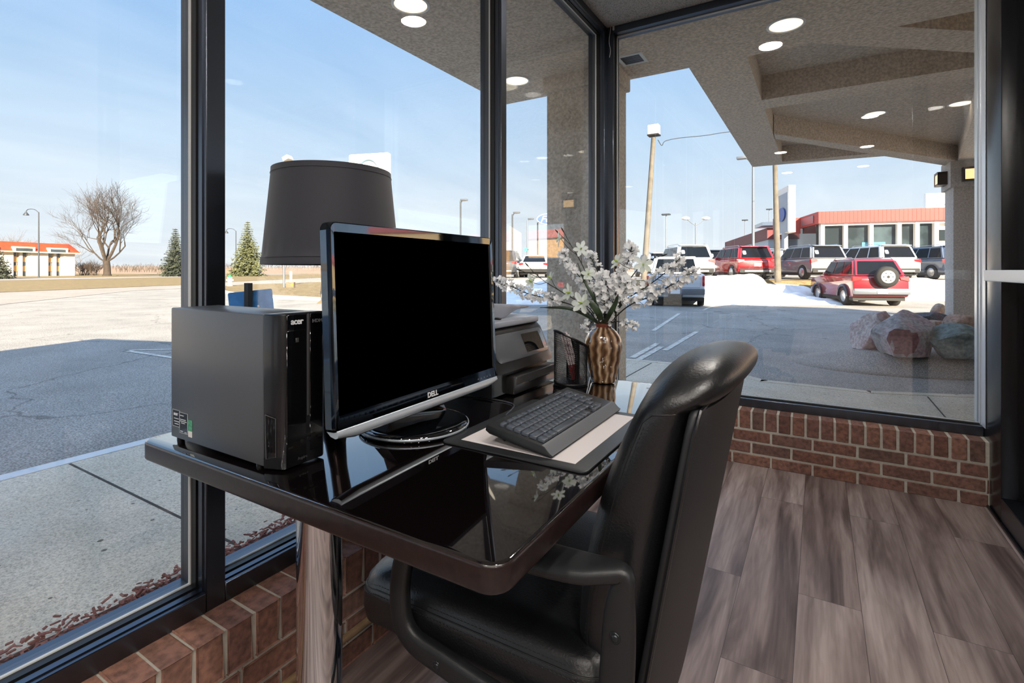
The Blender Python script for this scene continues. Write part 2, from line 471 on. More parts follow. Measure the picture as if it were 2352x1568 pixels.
# corner post
b = MB(); b.box(XAO, XAI + 0.0, 3.222, YBI, Z0, Z1, 0.0015, 1); b.box(XAO, XAI + 0.045, YBI, YBO, Z0, Z1, 0.0015, 1)
struct(b.build('trim_7', M['frame']))
def bay_a(n, y0, y1):
    w = thing('window_%d' % n, None, None, (XAG, (y0 + y1) / 2, Z0)); struct(w)
    b = MB()
    for z0, z1 in ((Z0, Z0 + FW), (Z1 - FW, Z1)): b.box(XAO, XAI, y0, y1, z0, z1, 0.0012, 1)
    b.build('window_frame', M['frame'], w)
    za, zb = Z0 + FW, Z1 - FW
    b = MB(); b.box(XAG - 0.003, XAG + 0.003, y0 - 0.004, y1 + 0.004, za - 0.004, zb + 0.004)
    b.build('glass', M['glass'], w, smooth=False)
    def ringstrip(x0, x1, p):
        b = MB()
        b.box(x0, x1, y0, y0 + p, za, zb); b.box(x0, x1, y1 - p, y1, za, zb)
        b.box(x0, x1, y0 + p, y1 - p, za, za + p); b.box(x0, x1, y0 + p, y1 - p, zb - p, zb)
        return b
    ringstrip(XAG + 0.003, XAG + 0.0095, 0.009).build('sealant', M['sealant'], w, smooth=False)
    ringstrip(XAG + 0.0095, XAG + 0.03, 0.006).build('gasket', M['gasket'], w, smooth=False)
    ringstrip(XAG + 0.036, XAG + 0.052, 0.003).build('glazing_stop', M['frame'], w, smooth=False)
ys = mull_y + [3.2445]
for k in range(len(ys) - 1): bay_a(k + 1, ys[k] + 0.0225, ys[k + 1] - 0.0225)
# ---- far window
x0, x1 = XAI + 0.045, XC - 0.0005
w = thing('window_7', None, None, (0, YBG, Z0)); struct(w)
b = MB()
for z0, z1 in ((Z0, Z0 + FW), (Z1 - FW, Z1)): b.box(x0, x1, YBI, YBO, z0, z1, 0.0012, 1)
b.build('window_frame', M['frame'], w)
za, zb = Z0 + FW, Z1 - FW
M['mill'] = mat('mill_aluminium', S(206, 212, 220), 0.3, 0.25)
b = MB()
for xx0, xx1, yy0, yy1 in ((x1 - 0.003, x1, YBI - 0.04, YBI + 0.03), (x1 - 0.007, x1, YBI + 0.03, YBG - 0.004), (x1 - 0.011, x1, YBG + 0.004, YBO)):
    b.box(xx0, xx1, yy0, yy1, za, zb, 0.002, 1)
b.build('jamb', M['mill'], w)
b = MB(); b.box(x0 - 0.004, x1, YBG - 0.003, YBG + 0.003, za - 0.004, zb + 0.004); b.build('glass', M['glass'], w, smooth=False)
b = MB()
for (a0, a1, c0, c1) in ((x0, x0 + 0.009, za, zb), (x0, x1 - 0.007, za, za + 0.009), (x0, x1 - 0.007, zb - 0.009, zb)):
    b.box(a0, a1, YBG - 0.0095, YBG - 0.003, c0, c1)
b.build('sealant', M['sealant'], w, smooth=False)
b = MB(); b.box(x0, x1, YBG - 0.026, YBG - 0.0095, za, za + 0.006); b.box(x0, x0 + 0.006, YBG - 0.026, YBG - 0.0095, za, zb)
b.build('gasket', M['gasket'], w, smooth=False)

# ---- right glazed wall (storefront running to the lobby)
def post(n, y0, y1, bx=0.0):
    b = MB(); b.box(XC, XC + 0.11, y0, y1, 0, Z1, 0.004, 2)
    return struct(b.build('trim_%d' % n, M['frame_dark']))
M['frame_dark'] = mat('dark_bronze_post', S(24, 25, 28), 0.25, 0.3)
post(8, 3.0, YBO)
post(9, 1.2, 1.26)
w = thing('window_8', None, None, (XC + 0.055, 2.1, 0)); struct(w)
b = MB(); b.box(XC, XC + 0.11, 1.26, 3.0, 0, 0.11, 0.003, 1); b.box(XC, XC + 0.11, 1.26, 3.0, Z1 - FW, Z1, 0.003, 1)
b.build('window_frame', M['frame'], w)
b = MB(); b.box(XC + 0.05, XC + 0.056, 1.256, 3.004, 0.106, Z1 - FW + 0.004); b.build('glass', M['glass'], w, smooth=False)
b = MB(); b.box(XC - 0.012, XC - 0.0005, 1.2, YBI - 0.02, 0.0, 0.012, 0.003, 1)
struct(b.build('baseboard_right', M['frame']))
M['rail'] = mat('white_painted_metal', S(222, 224, 226), 0.4)
b = MB(); b.box(XC - 0.022, XC - 0.002, 1.5, 3.165, 1.056, 1.107, 0.004, 2)
struct(b.build('trim_11', M['rail']))

# ---- the lobby behind the camera
b = MB(); b.box(XAO, 4.3, -4.1, -4.0, -0.25, 2.8); struct(b.build('wall_rear', M['paint'], smooth=False))
b = MB(); b.box(4.2, 4.3, -4.0, 1.3, -0.25, 2.8); struct(b.build('wall_right', M['paint'], smooth=False))
b = MB(); b.box(XC + 0.11, 4.3, 1.2, 1.3, -0.25, 2.8); struct(b.build('wall_front', M['paint'], smooth=False))
# tan raceway along the brick of the left wall
M['oak'] = mat('tan_raceway', S(150, 124, 92), 0.5, var=(20, S(128, 104, 78), 0.3, 0.7))
b = MB(); b.box(XA + 0.0005, XA + 0.018, -3.9, YB - 0.02, 0.082, 0.098, 0.004, 2)
struct(b.build('baseboard_left', M['oak']))

# ---- roofs above, soffit and entrance canopy outside
SZ = 2.75
b = MB(); b.box(-2.65, -1.30, -8.0, 4.27, SZ, 3.3); b.box(-1.30, 14.0, YBO - 0.02, 4.27, SZ, 3.3)
b.box(-1.3, 14.0, -8.0, YBO - 0.02, 2.80, 3.3)
struct(b.build('porch_roof', M['stucco'], smooth=False))
def flat(name, polys, z0, z1, m):
    b = MB()
    for p in polys: b.prism([(x, y, z0) for x, y in p], (0, 0, z1 - z0))
    return struct(b.build(name, m, smooth=False))
flat('canopy_roof', [[(-0.9, 4.27), (6.95, 4.27), (6.95, 16.2), (3.15, 16.2), (1.9, 10.3), (0.85, 8.95), (-0.9, 8.9)]], 2.985, 3.4, M['stucco'])
flat('canopy_beam', [[(-0.9, 4.27), (-0.47, 4.27), (-0.47, 8.9), (-0.9, 8.88)]], SZ, 2.99, M['stucco'])
flat('canopy_beam', [[(-0.47, 5.44), (6.8, 5.44), (6.8, 5.75), (-0.47, 5.75)]], SZ, 2.99, M['stucco'])
flat('canopy_beam', [[(-0.03, 4.27), (0.45, 4.27), (1.96, 5.43), (1.46, 5.44)]], SZ, 2.99, M['stucco'])
flat('canopy_beam', [[(-0.46, 6.86), (1.79, 9.98), (1.79, 10.46), (-0.46, 7.14)]], SZ, 2.99, M['stucco'])
flat('canopy_beam', [[(-0.47, 8.68), (0.62, 8.72), (0.82, 9.02), (-0.47, 8.9)]], SZ, 2.99, M['stucco'])
flat('canopy_beam', [[(1.22, 5.75), (1.42, 5.75), (2.0, 9.98), (1.79, 9.98)]], SZ, 2.99, M['stucco'])
flat('canopy_beam', [[(1.79, 10.0), (2.1, 10.0), (3.4, 16.2), (3.15, 16.2), (1.79, 10.46)], [(3.34, 15.9), (6.95, 15.9), (6.95, 16.2), (3.4, 16.2)], [(6.65, 4.27), (6.95, 4.27), (6.95, 15.9), (6.65, 15.9)]], SZ, 2.99, M['stucco'])
# stucco columns
M['stucco3'] = mat('pale_stucco', S(226, 216, 202), 0.95, var=(45, S(186, 175, 161), 0.35, 0.68), bump=(60, 0.8, 0.012))
b = MB(); b.box(-2.0, -1.4, 3.88, 4.2, WZ, 2.70, 0.012, 2); b.box(-2.03, -1.37, 3.86, 4.22, 2.62, 2.76, 0.012, 2)
struct(b.build('pillar', M['stucco3']))
M['stucco2'] = mat('grey_stucco', S(206, 200, 194), 0.95, var=(45, S(172, 166, 160), 0.35, 0.68), bump=(60, 0.8, 0.012))
b = MB(); b.box(1.74, 2.16, 10.0, 10.6, GZ, 2.40, 0.015, 2); b.box(1.70, 2.2, 9.96, 10.64, 2.36, 2.80, 0.015, 2)
struct(b.build('pillar', M['stucco2']))
# the rest of the hotel, and a box added over the canopy, shading the car park
M['hotel'] = mat('hotel_stucco', S(180, 166, 150), 0.9, var=(20, S(160, 146, 132), 0.3, 0.7))
b = MB(); b.box(-2.2, 14.0, -16.0, -8.0, GZ, 3.3); b.box(4.31, 14.0, -8.0, 1.3, GZ, 2.8); b.box(6.4, 6.9, 15.5, 16.0, GZ, 2.8)
struct(b.build('wall_hotel', M['hotel'], smooth=False))
c0 = Vector((-6.3, -0.9, 2.75)); d1 = Vector((0.952, 0.305, 0)); d2 = Vector((0.305, -0.952, 0))
b = MB(); b.prism([c0, c0 + d1 * 4.2, c0 + d1 * 4.2 + d2 * 8, c0 + d2 * 8], (0, 0, 0.55))
struct(b.build('wing_roof', M['hotel'], smooth=False))
b = MB(); b.box(0.6, 6.6, 5.0, 11.2, 3.3, 7.4); b.box(6.0, 6.6, 5.0, 5.4, GZ, 3.3); struct(b.build('added_shadow_block', M['hotel'], smooth=False))  # unseen box added over the canopy to extend its car-park shadow

# ---- ground
def zone(name, pts, z, m, kind='structure', thick=0.0):
    b = MB()
    if thick: b.prism([(p[0], p[1], z - thick) for p in pts], (0, 0, thick))
    else: b.poly([(p[0], p[1], z) for p in pts])
    bmesh.ops.recalc_face_normals(b.bm, faces=b.bm.faces[:])
    if not thick:
        for f in b.bm.faces:
            if f.normal.z < 0: f.normal_flip()
    o = b.build(name, m, smooth=False); o['kind'] = kind
    return o
zone('terrain', [(-900, -300), (400, -300), (400, 900), (-900, 900)], GZ - 0.06, M['field'])
zone('parking_lot', [(-52, -40), (70, -40), (70, 40), (-44, 40), (-46, 27), (-43.5, 10)], GZ, M['asphalt'])
def gz(u, v, z=GZ): p = on_z(u, v, z); return (p.x, p.y)
# pale street beyond the lot, verges on both sides of it, foot path
zone('street', [gz(-300, 690), gz(0, 672), gz(410, 655), gz(520, 648), gz(740, 637.5), gz(1240, 630.5), gz(1240, 645), gz(740, 649.5), gz(520, 658), gz(300, 668), gz(0, 700), gz(-300, 730)], GZ + 0.012, M['roadway'])
zone('grass_verge', [gz(-300, 690), gz(0, 672), gz(410, 655), gz(520, 648), gz(740, 637.5), gz(1240, 630.5), gz(1240, 626.6), gz(740, 629), gz(520, 633), gz(410, 637), gz(0, 645), gz(-300, 655)], GZ + 0.03, M['grass'])
zone('footpath', [gz(-300, 655), gz(0, 645), gz(410, 637), gz(520, 633), gz(740, 629), gz(740, 627.8), gz(520, 631), gz(410, 634.3), gz(0, 640.4), gz(-300, 648)], GZ + 0.05, M['roadway'])
zone('grass_verge', [gz(-300, 648), gz(0, 640.4), gz(410, 634.3), gz(520, 631), gz(740, 627.8), gz(740, 625.2), gz(410, 626.4), gz(0, 629.5), gz(-300, 633)], GZ + 0.07, M['grass'])
# grass island behind the table, with its pale kerb
isl = [gz(505, 660), gz(560, 655.5), gz(740, 649.5), gz(1240, 645), gz(1240, 655), gz(1000, 675), gz(760, 689), gz(640, 683), gz(540, 677)]
zone('grass_island', isl, GZ + 0.10, M['grass'], thick=0.09)
b = MB()
kb = [Vector((*gz(500, 669), GZ + 0.02)), Vector((*gz(540, 679), GZ + 0.02)), Vector((*gz(640, 685.5), GZ + 0.02)), Vector((*gz(760, 692), GZ + 0.02)), Vector((*gz(1000, 677.5), GZ + 0.02))]
b.tube(kb, 0.16, 6)
struct(b.build('kerb', M['concrete']))
# sidewalk round the building
SW = [(-4.07, -9), (-4.07, 5.6), (-3.5, 6.4), (-2.7, 6.72), (-1.4, 6.76), (-0.9, 6.5), (-0.55, 6.2), (0.45, 6.18), (1.2, 6.45), (2.0, 6.9), (5, 7.0), (5, YBO), (-1.36, YBO), (-1.36, -9)]
b = MB(); b.prism([(x, y, GZ - 0.05) for x, y in SW], (0, 0, WZ - GZ + 0.05))
struct(b.build('sidewalk', M['concrete'], smooth=False))
b = MB()
ln = [Vector((-4.07, -9, 0)), Vector((-4.07, 5.6, 0)), Vector((-3.5, 6.4, 0)), Vector((-2.7, 6.72, 0)), Vector((-1.4, 6.76, 0)), Vector((-0.9, 6.5, 0)), Vector((-0.55, 6.2, 0)), Vector((0.45, 6.18, 0)), Vector((1.2, 6.45, 0)), Vector((2.0, 6.9, 0))]
for kk, (p, q) in enumerate(zip(ln, ln[1:])):
    if kk == 1:
        struct(b.build('kerb', M['kerb'], smooth=False)); b = MB()
    d = (q - p).normalized(); n = Vector((-d.y, d.x, 0))
    b.prism([(p.x, p.y, GZ - 0.03), (q.x, q.y, GZ - 0.03), (q.x + n.x * 0.11, q.y + n.y * 0.11, GZ - 0.03), (p.x + n.x * 0.11, p.y + n.y * 0.11, GZ - 0.03)], (0, 0, WZ - GZ + 0.034))
struct(b.build('kerb', M['concrete'], smooth=False))
M['joint'] = mat('sidewalk_joint', S(70, 66, 60), 0.95)  # dark colour of the sidewalk expansion joints
b = MB()
for y in (-1.5, 1.3, 4.1): b.box(-4.06, -1.4, y - 0.007, y + 0.007, WZ - 0.01, WZ + 0.0015)
b.box(-1.9, -1.885, 4.3, 6.7, WZ - 0.01, WZ + 0.0015); b.box(0.9, 0.912, 3.4, 6.3, WZ - 0.01, WZ + 0.0015)
struct(b.build('trim_13', M['joint'], smooth=False))
# mulch strip along the foot of the left wall
zone('planting_bed', [(-1.36, -9), (-1.36, 3.4), (-2.18, 3.4), (-2.18, -9)], WZ + 0.012, M['soil'])
b = MB(); r2 = random.Random(3)
for k in range(3200):
    x = r2.triangular(-2.25, -1.75, -2.13); y = r2.uniform(-0.3, 3.2)
    e = Euler((r2.uniform(-0.5, 0.5), r2.uniform(-0.5, 0.5), r2.uniform(0, PI))).to_matrix().to_4x4()
    e.translation = Vector((x, y, WZ + 0.02 + r2.random() * 0.02))
    l = r2.uniform(0.005, 0.016)
    b.box(-l, l, -0.0038, 0.0038, -0.002, 0.002, mtx=e)
o = b.build('mulch', M['mulch'], smooth=False); o['kind'] = 'stuff'; tag(o, 'reddish wood mulch along the foot of the left window', 'mulch')
# painted markings
def stripe(p, q, wd, z=GZ + 0.006):
    p = Vector((p[0], p[1], z)); q = Vector((q[0], q[1], z)); d = (q - p).normalized(); n = Vector((-d.y, d.x, 0)) * wd / 2
    return [p + n, p - n, q - n, q + n]
b = MB()
a0 = on_z(285, 804, GZ + 0.006)
b.poly(stripe(a0, on_z(430, 802, GZ), 0.09)); b.poly(stripe(a0, on_z(430, 827, GZ), 0.09))
for ps in ((1452, 822, 1510, 789), (1462, 829, 1520, 796), (1527, 805, 1600, 762), (1500, 760, 1560, 720), (1615, 712, 1640, 702)):
    b.poly(stripe(on_z(ps[0], ps[1], GZ), on_z(ps[2], ps[3], GZ), 0.1))
for f in b.bm.faces:
    f.normal_update()
    if f.normal.z < 0: f.normal_flip()
struct(b.build('road_markings', M['white_line'], smooth=False))
# ================================================================== ON AND AROUND THE TABLE
TT = 0.75
M['table'] = mat('dark_espresso_lacquer', S(12, 8, 9), 0.03, spec=0.8, coat=1.0, var=(3.0, S(9, 6, 7), 0.3, 0.7), ior=1.85)
M['table_edge'] = mat('espresso_edge', S(38, 26, 25), 0.3, coat=0.15, var=(120, S(26, 18, 18), 0.35, 0.65))
t = thing('desk_table', 'dark espresso table with glossy top and chrome column legs at the window', 'table', (-0.775, 1.045, 0))
def rrect(x0, x1, y0, y1, r, n=6):
    out = []
    for cx, cy, a0 in ((x1 - r, y1 - r, 0), (x0 + r, y1 - r, 90), (x0 + r, y0 + r, 180), (x1 - r, y0 + r, 270)):
        for k in range(n + 1):
            a = R(a0 + 90 * k / n); out.append((cx + r * math.cos(a), cy + r * math.sin(a)))
    return out
TX0, TX1, TY0, TY1 = -1.223, -0.322, 0.506, 1.592
def slab(b, x0, x1, y0, y1, z0, z1, r, e, n=6, es=4):
    """rounded slab with eased edges; returns nothing"""
    rs = []
    for k in range(es + 1):
        a = PI / 2 * k / es; ins = e * (1 - math.sin(a)); z = z0 + e * (1 - math.cos(a))
        rs.append([(x, y, z) for x, y in rrect(x0 + ins, x1 - ins, y0 + ins, y1 - ins, max(r - ins, 0.001), n)])
    for k in range(es + 1):
        a = PI / 2 * k / es; ins = e * (1 - math.cos(a)); z = z1 - e + e * math.sin(a)
        rs.append([(x, y, z) for x, y in rrect(x0 + ins, x1 - ins, y0 + ins, y1 - ins, max(r - ins, 0.001), n)])
    b.rings(rs)
b = MB(); slab(b, TX0, TX1, TY0, TY1, TT - 0.040, TT, 0.032, 0.007)
top = b.build('tabletop', [M['table'], M['table_edge']], t, angle=30)
for p in top.data.polygons:
    if abs(p.normal.z) < 0.8: p.material_index = 1
for yy in (0.607, 1.49):
    b = MB(); b.lathe([(0.0395, 0.03), (0.0395, TT - 0.055)], (-0.775, yy, 0), 40)
    lg = b.build('leg', M['chrome'], t)
    b = MB(); b.lathe([(0.055, TT - 0.056), (0.055, TT - 0.0425)], (-0.775, yy, 0), 32)
    b.build('mounting_plate', M['black'], lg)
    b = MB(); b.box(-1.09, -0.46, yy - 0.035, yy + 0.035, 0.0, 0.032, 0.012, 3)
    b.build('foot', M['black'], lg)

# ------------------------------------------------------------------ computer tower
px0, px1, py0, py1, pz0, pz1 = -1.165, -0.803, 0.541, 0.641, TT + 0.007, 1.027
t = thing('computer_tower', 'slim dark grey computer tower standing at the table corner', 'computer', (-0.98, 0.59, TT))
M['case'] = mat('dark_grey_painted_steel', S(90, 93, 98), 0.33, 0.35, bump=(500, 0.03, 0.0005))
b = MB(); b.box(px0, -0.842, py0, py1, pz0, pz1, 0.003, 2)
b.build('case', M['case'], t)
M['bezel'] = mat('tower_bezel', S(28, 29, 32), 0.25, coat=0.3)
# front bezel: chamfered on the near side, gloss face, undercut foot
zb, zt = TT + 0.004, pz1 + 0.001
prof = [(-0.8415, py0 - 0.001), (-0.806, py0 + 0.012), (-0.803, py0 + 0.018), (-0.803, py1 - 0.006), (-0.808, py1 + 0.001), (-0.8415, py1 + 0.001)]
b = MB(); b.prism([(x, y, zb) for x, y in prof], (0, 0, zt - zb), 0.0025, 2)
bz = b.build('front_bezel', M['bezel'], t)
b = MB()
fx = -0.8032
b.box(fx - 0.001, fx + 0.0012, py0 + 0.0185, py0 + 0.0585, zb + 0.002, zt - 0.03, 0.0008, 1)
b.box(fx - 0.001, fx + 0.0016, py0 + 0.0185, py0 + 0.0585, zt - 0.029, zt - 0.002, 0.0008, 1)
b.box(fx - 0.001, fx + 0.0012, py0 + 0.0665, py1 - 0.006, zb + 0.02, zt - 0.002, 0.0008, 1)
b.build('gloss_panel', M['gloss_black'], bz)
M['strip'] = mat('grey_trim_strip', S(92, 92, 94), 0.3, 0.6)
b = MB(); b.box(fx - 0.001, fx + 0.002, py0 + 0.0598, py0 + 0.0652, zb + 0.085, zt - 0.002, 0.0014, 2)
b.build('trim_strip', M['strip'], bz)
# side air vent on the chamfer
b = MB()
dv = Vector((0.0355, 0.013, 0)).normalized(); nv = Vector((dv.y, -dv.x, 0))
o0 = Vector((-0.8415, py0 - 0.001, 0))
for k, s0 in enumerate((0.008, 0.0145, 0.021)):
    p = o0 + dv * s0
    b.prism([(*(p + nv * 0.0002).xy, zb + 0.03), (*(p + dv * 0.004 + nv * 0.0002).xy, zb + 0.03), (*(p + dv * 0.004 + nv * 0.0014).xy, zb + 0.03), (*(p + nv * 0.0014).xy, zb + 0.03)], (0, 0, 0.062), 0.0004, 1)
b.build('vent', M['gloss_black'], bz)
b = MB()
ed = [o0 + dv * s + nv * 0.0012 + Vector((0, 0, z)) for s, z in ((0.005, zb + 0.096), (0.026, zb + 0.09), (0.026, zb + 0.022), (0.007, zb + 0.018), (0.005, zb + 0.096))]
b.tube(ed, 0.0008, 5); b.build('vent_rim', M['strip'], bz)
M['lettering'] = mat('pale_lettering', S(215, 218, 222), 0.4)
M['dim_lettering'] = mat('dim_lettering', S(120, 122, 126), 0.4)
text('logo', 'acer', 0.0155, (fx + 0.002, py0 + 0.0385, zt - 0.0145), (0, 1, 0), (0, 0, 1), M['lettering'], bz, offset=0.0004, spacing=0.92)
text('badge', 'HDMI', 0.0085, (fx + 0.0016, py0 + 0.083, zt - 0.0165), (0, 1, 0), (0, 0, 1), M['dim_lettering'], bz, offset=0.0003, sx=1.15)
text('badge', 'Aspire', 0.0075, (fx + 0.0016, py0 + 0.05, zb + 0.012), (0, 1, 0), (0, 0, 1), M['strip'], bz)
b = MB()
for (yy, zz, w_, h_) in ((0.026, 0.036, 0.009, 0.003), (0.066, 0.05, 0.02, 0.0025), (0.088, 0.042, 0.012, 0.004)):
    b.box(fx + 0.0002, fx + 0.0018, py0 + yy - w_ / 2, py0 + yy + w_ / 2, zb + zz - h_ / 2, zb + zz + h_ / 2)
for yy, zz in ((0.049, 0.042), (0.064, 0.042)):
    b.disc_tube((fx + 0.001, py0 + yy, zb + zz), (1, 0, 0), 0.0032, 0.002, 14)
b.build('port', M['black'], bz)
b = MB(); b.box(fx + 0.001, fx + 0.0022, py0 + 0.036, py0 + 0.042, zt - 0.052, zt - 0.044, 0.0004, 1)
b.build('power_button', M['strip'], bz)
# stickers low on the near side
ly = py0 - 0.0007
b = MB(); b.box(-1.156, -1.129, ly, py0, TT + 0.032, TT + 0.065); b.build('sticker', M['gloss_black'], t, smooth=False)
b = MB(); b.box(-1.128, -1.097, ly, py0, TT + 0.022, TT + 0.0625); b.build('sticker', M['gloss_black'], t, smooth=False)
b = MB()
for x0, x1, z0, z1 in ((-1.1565, -1.1285, .0313, .0657), (-1.1285, -1.0965, .0213, .0632)):
    for q in ((x0, x1, z1 - .0005, z1), (x0, x1, z0, z0 + .0005), (x0, x0 + .0005, z0, z1), (x1 - .0005, x1, z0, z1)):
        b.box(q[0], q[1], ly - 0.0002, ly + 0.0004, TT + q[2], TT + q[3])
for x, z, l in ((-1.15, .048, .018), (-1.15, .042, .02), (-1.148, .037, .016), (-1.126, .057, .014), (-1.126, .049, .022), (-1.126, .0455, .025), (-1.122, .042, .015), (-1.125, .025, .01), (-1.108, .024, .008)):
    b.box(x, x + l, ly - 0.0003, ly + 0.0004, TT + z - .0007, TT + z + .0007)
b.build('sticker_print', M['lettering'], t, smooth=False)
text('sticker_logo', 'acer', 0.0095, (-1.1425, ly - 0.0004, TT + 0.0575), (1, 0, 0), (0, 0, 1), M['lettering'], t, offset=0.0003)
M['green'] = mat('green_sticker', S(64, 150, 110), 0.35, var=(180, S(92, 176, 140), 0.45, 0.6))
b = MB(); b.box(-1.0945, -1.081, ly, py0, TT + 0.030, TT + 0.052); b.build('sticker', M['green'], t, smooth=False)['label'] = 'green sticker'
b = MB(); b.box(-1.0945, -1.081, ly, py0, TT + 0.018, TT + 0.030); b.build('sticker', M['white'], t, smooth=False)['label'] = 'white lower half of the green sticker'
for x, y in ((-1.15, 0.553), (-1.15, 0.63), (-0.87, 0.553), (-0.87, 0.63)):
    b = MB(); b.lathe([(0.007, TT), (0.007, pz0)], (x, y, 0), 14); b.build('foot', M['gasket'], t)

# ------------------------------------------------------------------ monitor
MC = Vector((-0.741, 0.868, 1.011)); MYAW, MTILT = 0.028, 0.042
t = thing('monitor', 'black flat monitor with a silver lower edge on a round stand', 'monitor', (-0.79, 0.87, TT))
mr = Vector((-math.sin(MYAW), math.cos(MYAW), 0)); mn0 = Vector((math.cos(MYAW), math.sin(MYAW), 0))
mu = Vector((0, 0, 1)) * math.cos(MTILT) - mn0 * math.sin(MTILT); mn = mr.cross(mu)
MM = Matrix((mr, mu, mn)).transposed().to_4x4(); MM.translation = MC        # local x right, y up, z out of the screen
SWD, SHT = 0.5185, 0.323
L, Rr, T_, B_ = -SWD / 2 - 0.0125, SWD / 2 + 0.014, SHT / 2 + 0.021, -SHT / 2 - 0.036
def mring(x0, x1, y0, y1, z, r, n=5): return [MM @ Vector((x, y, z)) for x, y in rrect(x0, x1, y0, y1, r, n)]
M['piano'] = mat('piano_black', S(8, 10, 13), 0.035, spec=0.8, coat=1.0)
b = MB()      # front bezel: a frame with a rolled outer edge
e = 0.006
rs = [mring(L + e, Rr - e, B_ + e, T_ - e, -0.028, 0.012), mring(L, Rr, B_, T_, -0.02, 0.016), mring(L, Rr, B_, T_, -0.004, 0.016), mring(L + 0.0015, Rr - 0.0015, B_ + 0.0015, T_ - 0.0015, 0.0032, 0.014), mring(L + 0.0035, Rr - 0.0035, B_ + 0.0035, T_ - 0.0035, 0.0043, 0.012),
      mring(-SWD / 2 - 0.002, SWD / 2 + 0.002, -SHT / 2 - 0.002, SHT / 2 + 0.002, 0.0034, 0.002), mring(-SWD / 2, SWD / 2, -SHT / 2, SHT / 2, -0.0015, 0.001)]
M['bezel_gloss'] = mat('gunmetal_gloss', S(92, 104, 118), 0.04, 1.0)
b.rings(rs, cap=False); b.build('bezel', M['bezel_gloss'], t, angle=9)
M['screen'] = mat('black_screen', (0.0, 0.0, 0.0, 1), 1.0, spec=0.0)
b = MB(); b.poly([MM @ Vector(p) for p in ((-SWD / 2, -SHT / 2, -0.0012), (SWD / 2, -SHT / 2, -0.0012), (SWD / 2, SHT / 2, -0.0012), (-SWD / 2, SHT / 2, -0.0012))])
b.build('screen', M['screen'], t, smooth=False)
b = MB()
rs = [mring(L + e, Rr - e, B_ + e, T_ - e, -0.028, 0.012), mring(L + 0.05, Rr - 0.05, B_ + 0.05, T_ - 0.04, -0.058, 0.02), mring(L + 0.06, Rr - 0.06, B_ + 0.06, T_ - 0.05, -0.062, 0.02)]
b.rings(rs); b.build('back_shell', M['black'], t)
# silver chin roll
b = MB()
prof = [(-0.022, B_ + 0.004), (-0.012, B_ - 0.008), (0.0, B_ - 0.0125), (0.006, B_ - 0.009), (0.0075, B_ - 0.001), (0.0055, B_ + 0.008), (0.0035, B_ + 0.0095)]
rs = []
for k in range(13):
    x = L + 0.004 + (Rr - L - 0.008) * k / 12
    f = 1 - max(0, abs(k - 6) - 5.0) ** 2 * 0.35
    rs.append([MM @ Vector((x, B_ + 0.0095 + (y - B_ - 0.0095) * f, z)) for z, y in prof])
b.rings(rs); cs = b.build('chin_strip', [M['silver'], M['black']], t, angle=60)
for p in cs.data.polygons:
    if p.normal.z < -0.5 or p.normal.x < -0.2: p.material_index = 1
text('logo', 'DELL', 0.0155, MM @ Vector((0.0, -SHT / 2 - 0.0175, 0.0043)), mr, mu, M['lettering'], t, offset=0.0005, sx=1.05)
b = MB()
for k in range(5): b.box(0.18 + k * 0.014, 0.183 + k * 0.014, -SHT / 2 - 0.02, -SHT / 2 - 0.018, 0.003, 0.0046, mtx=MM)
b.build('button', M['dim_lettering'], t, smooth=False)
# stand: broad neck and round gloss base
sc = Vector((-0.785, 0.872, TT))
b = MB(); b.lathe([(0.112, 0.0), (0.121, 0.003), (0.122, 0.009), (0.118, 0.0145), (0.108, 0.0165), (0.0, 0.0185)], sc, 56)
b.build('base', M['piano'], t, angle=60)
b = MB(); b.lathe([(0.1222, 0.0062), (0.1228, 0.0075), (0.1228, 0.0095), (0.1222, 0.0105)], sc, 56); b.build('base_rim', M['silver'], t)
b = MB(); rs = []
for k in range(7):
    f = k / 6; z = TT + 0.014 + 0.16 * f; w_ = 0.082 - 0.02 * math.sin(f * PI / 2); dx = -0.012 + 0.005 * f; th = 0.022 - 0.006 * f
    rs.append([Vector((sc.x + dx + th * (1 if q in (0, 1) else -1) * 1.0, sc.y + w_ * (1 if q in (1, 2) else -1) * (1.25 - 0.25 * min(1, f * 3)), z)) for q in range(4)])
b.rings(rs)
b.build('neck', M['piano'], t, angle=60)

# ------------------------------------------------------------------ table lamp
LX, LY = -1.045, 0.858
t = thing('table_lamp', 'table lamp with a black tapered drum shade behind the monitor', 'lamp', (LX, LY, TT))
M['shade'] = mat('black_shade_fabric', S(32, 34, 43), 0.7, sheen=0.25, bump=(700, 0.15, 0.0006))
zt, zb = 1.352, 1.119; rt, rb = 0.142, 0.165
def shade_r(r, z, a):
    k = max(0.0, 1 - abs(z - (zb + 0.035)) / 0.03)
    return r - 0.0018 * k * max(0, math.sin(a * 23) + math.sin(a * 37 + 1)) 
b = MB()
pr = [(rb, zb), (rb - 0.0005, zb + 0.016)] + [(rb + (rt - rb) * f - 0.001, zb + (zt - zb) * f) for f in [0.09 + 0.07 * k for k in range(12)]] + [(rt + .0004, zt - 0.012), (rt, zt)]
pi = [(rt - 0.003, zt), (rb - 0.003, zb)]
rs = [[Vector((LX + math.cos(2 * PI * j / 96) * shade_r(r, z, 2 * PI * j / 96), LY + math.sin(2 * PI * j / 96) * shade_r(r, z, 2 * PI * j / 96), z)) for j in range(96)] for r, z in pr + pi]
rs.append(rs[0]); b.rings(rs, cap=False)
sh = b.build('lamp_shade', M['shade'], t, angle=50)
for z, r in ((zb + 0.017, rb), (zt - 0.013, rt + 0.001)):
    b = MB(); b.tube([(LX + math.cos(2 * PI * j / 64) * (r + 0.0003), LY + math.sin(2 * PI * j / 64) * (r + 0.0003), z) for j in range(65)], 0.0005, 4, cap=False); b.build('hem', M['shade'], sh)
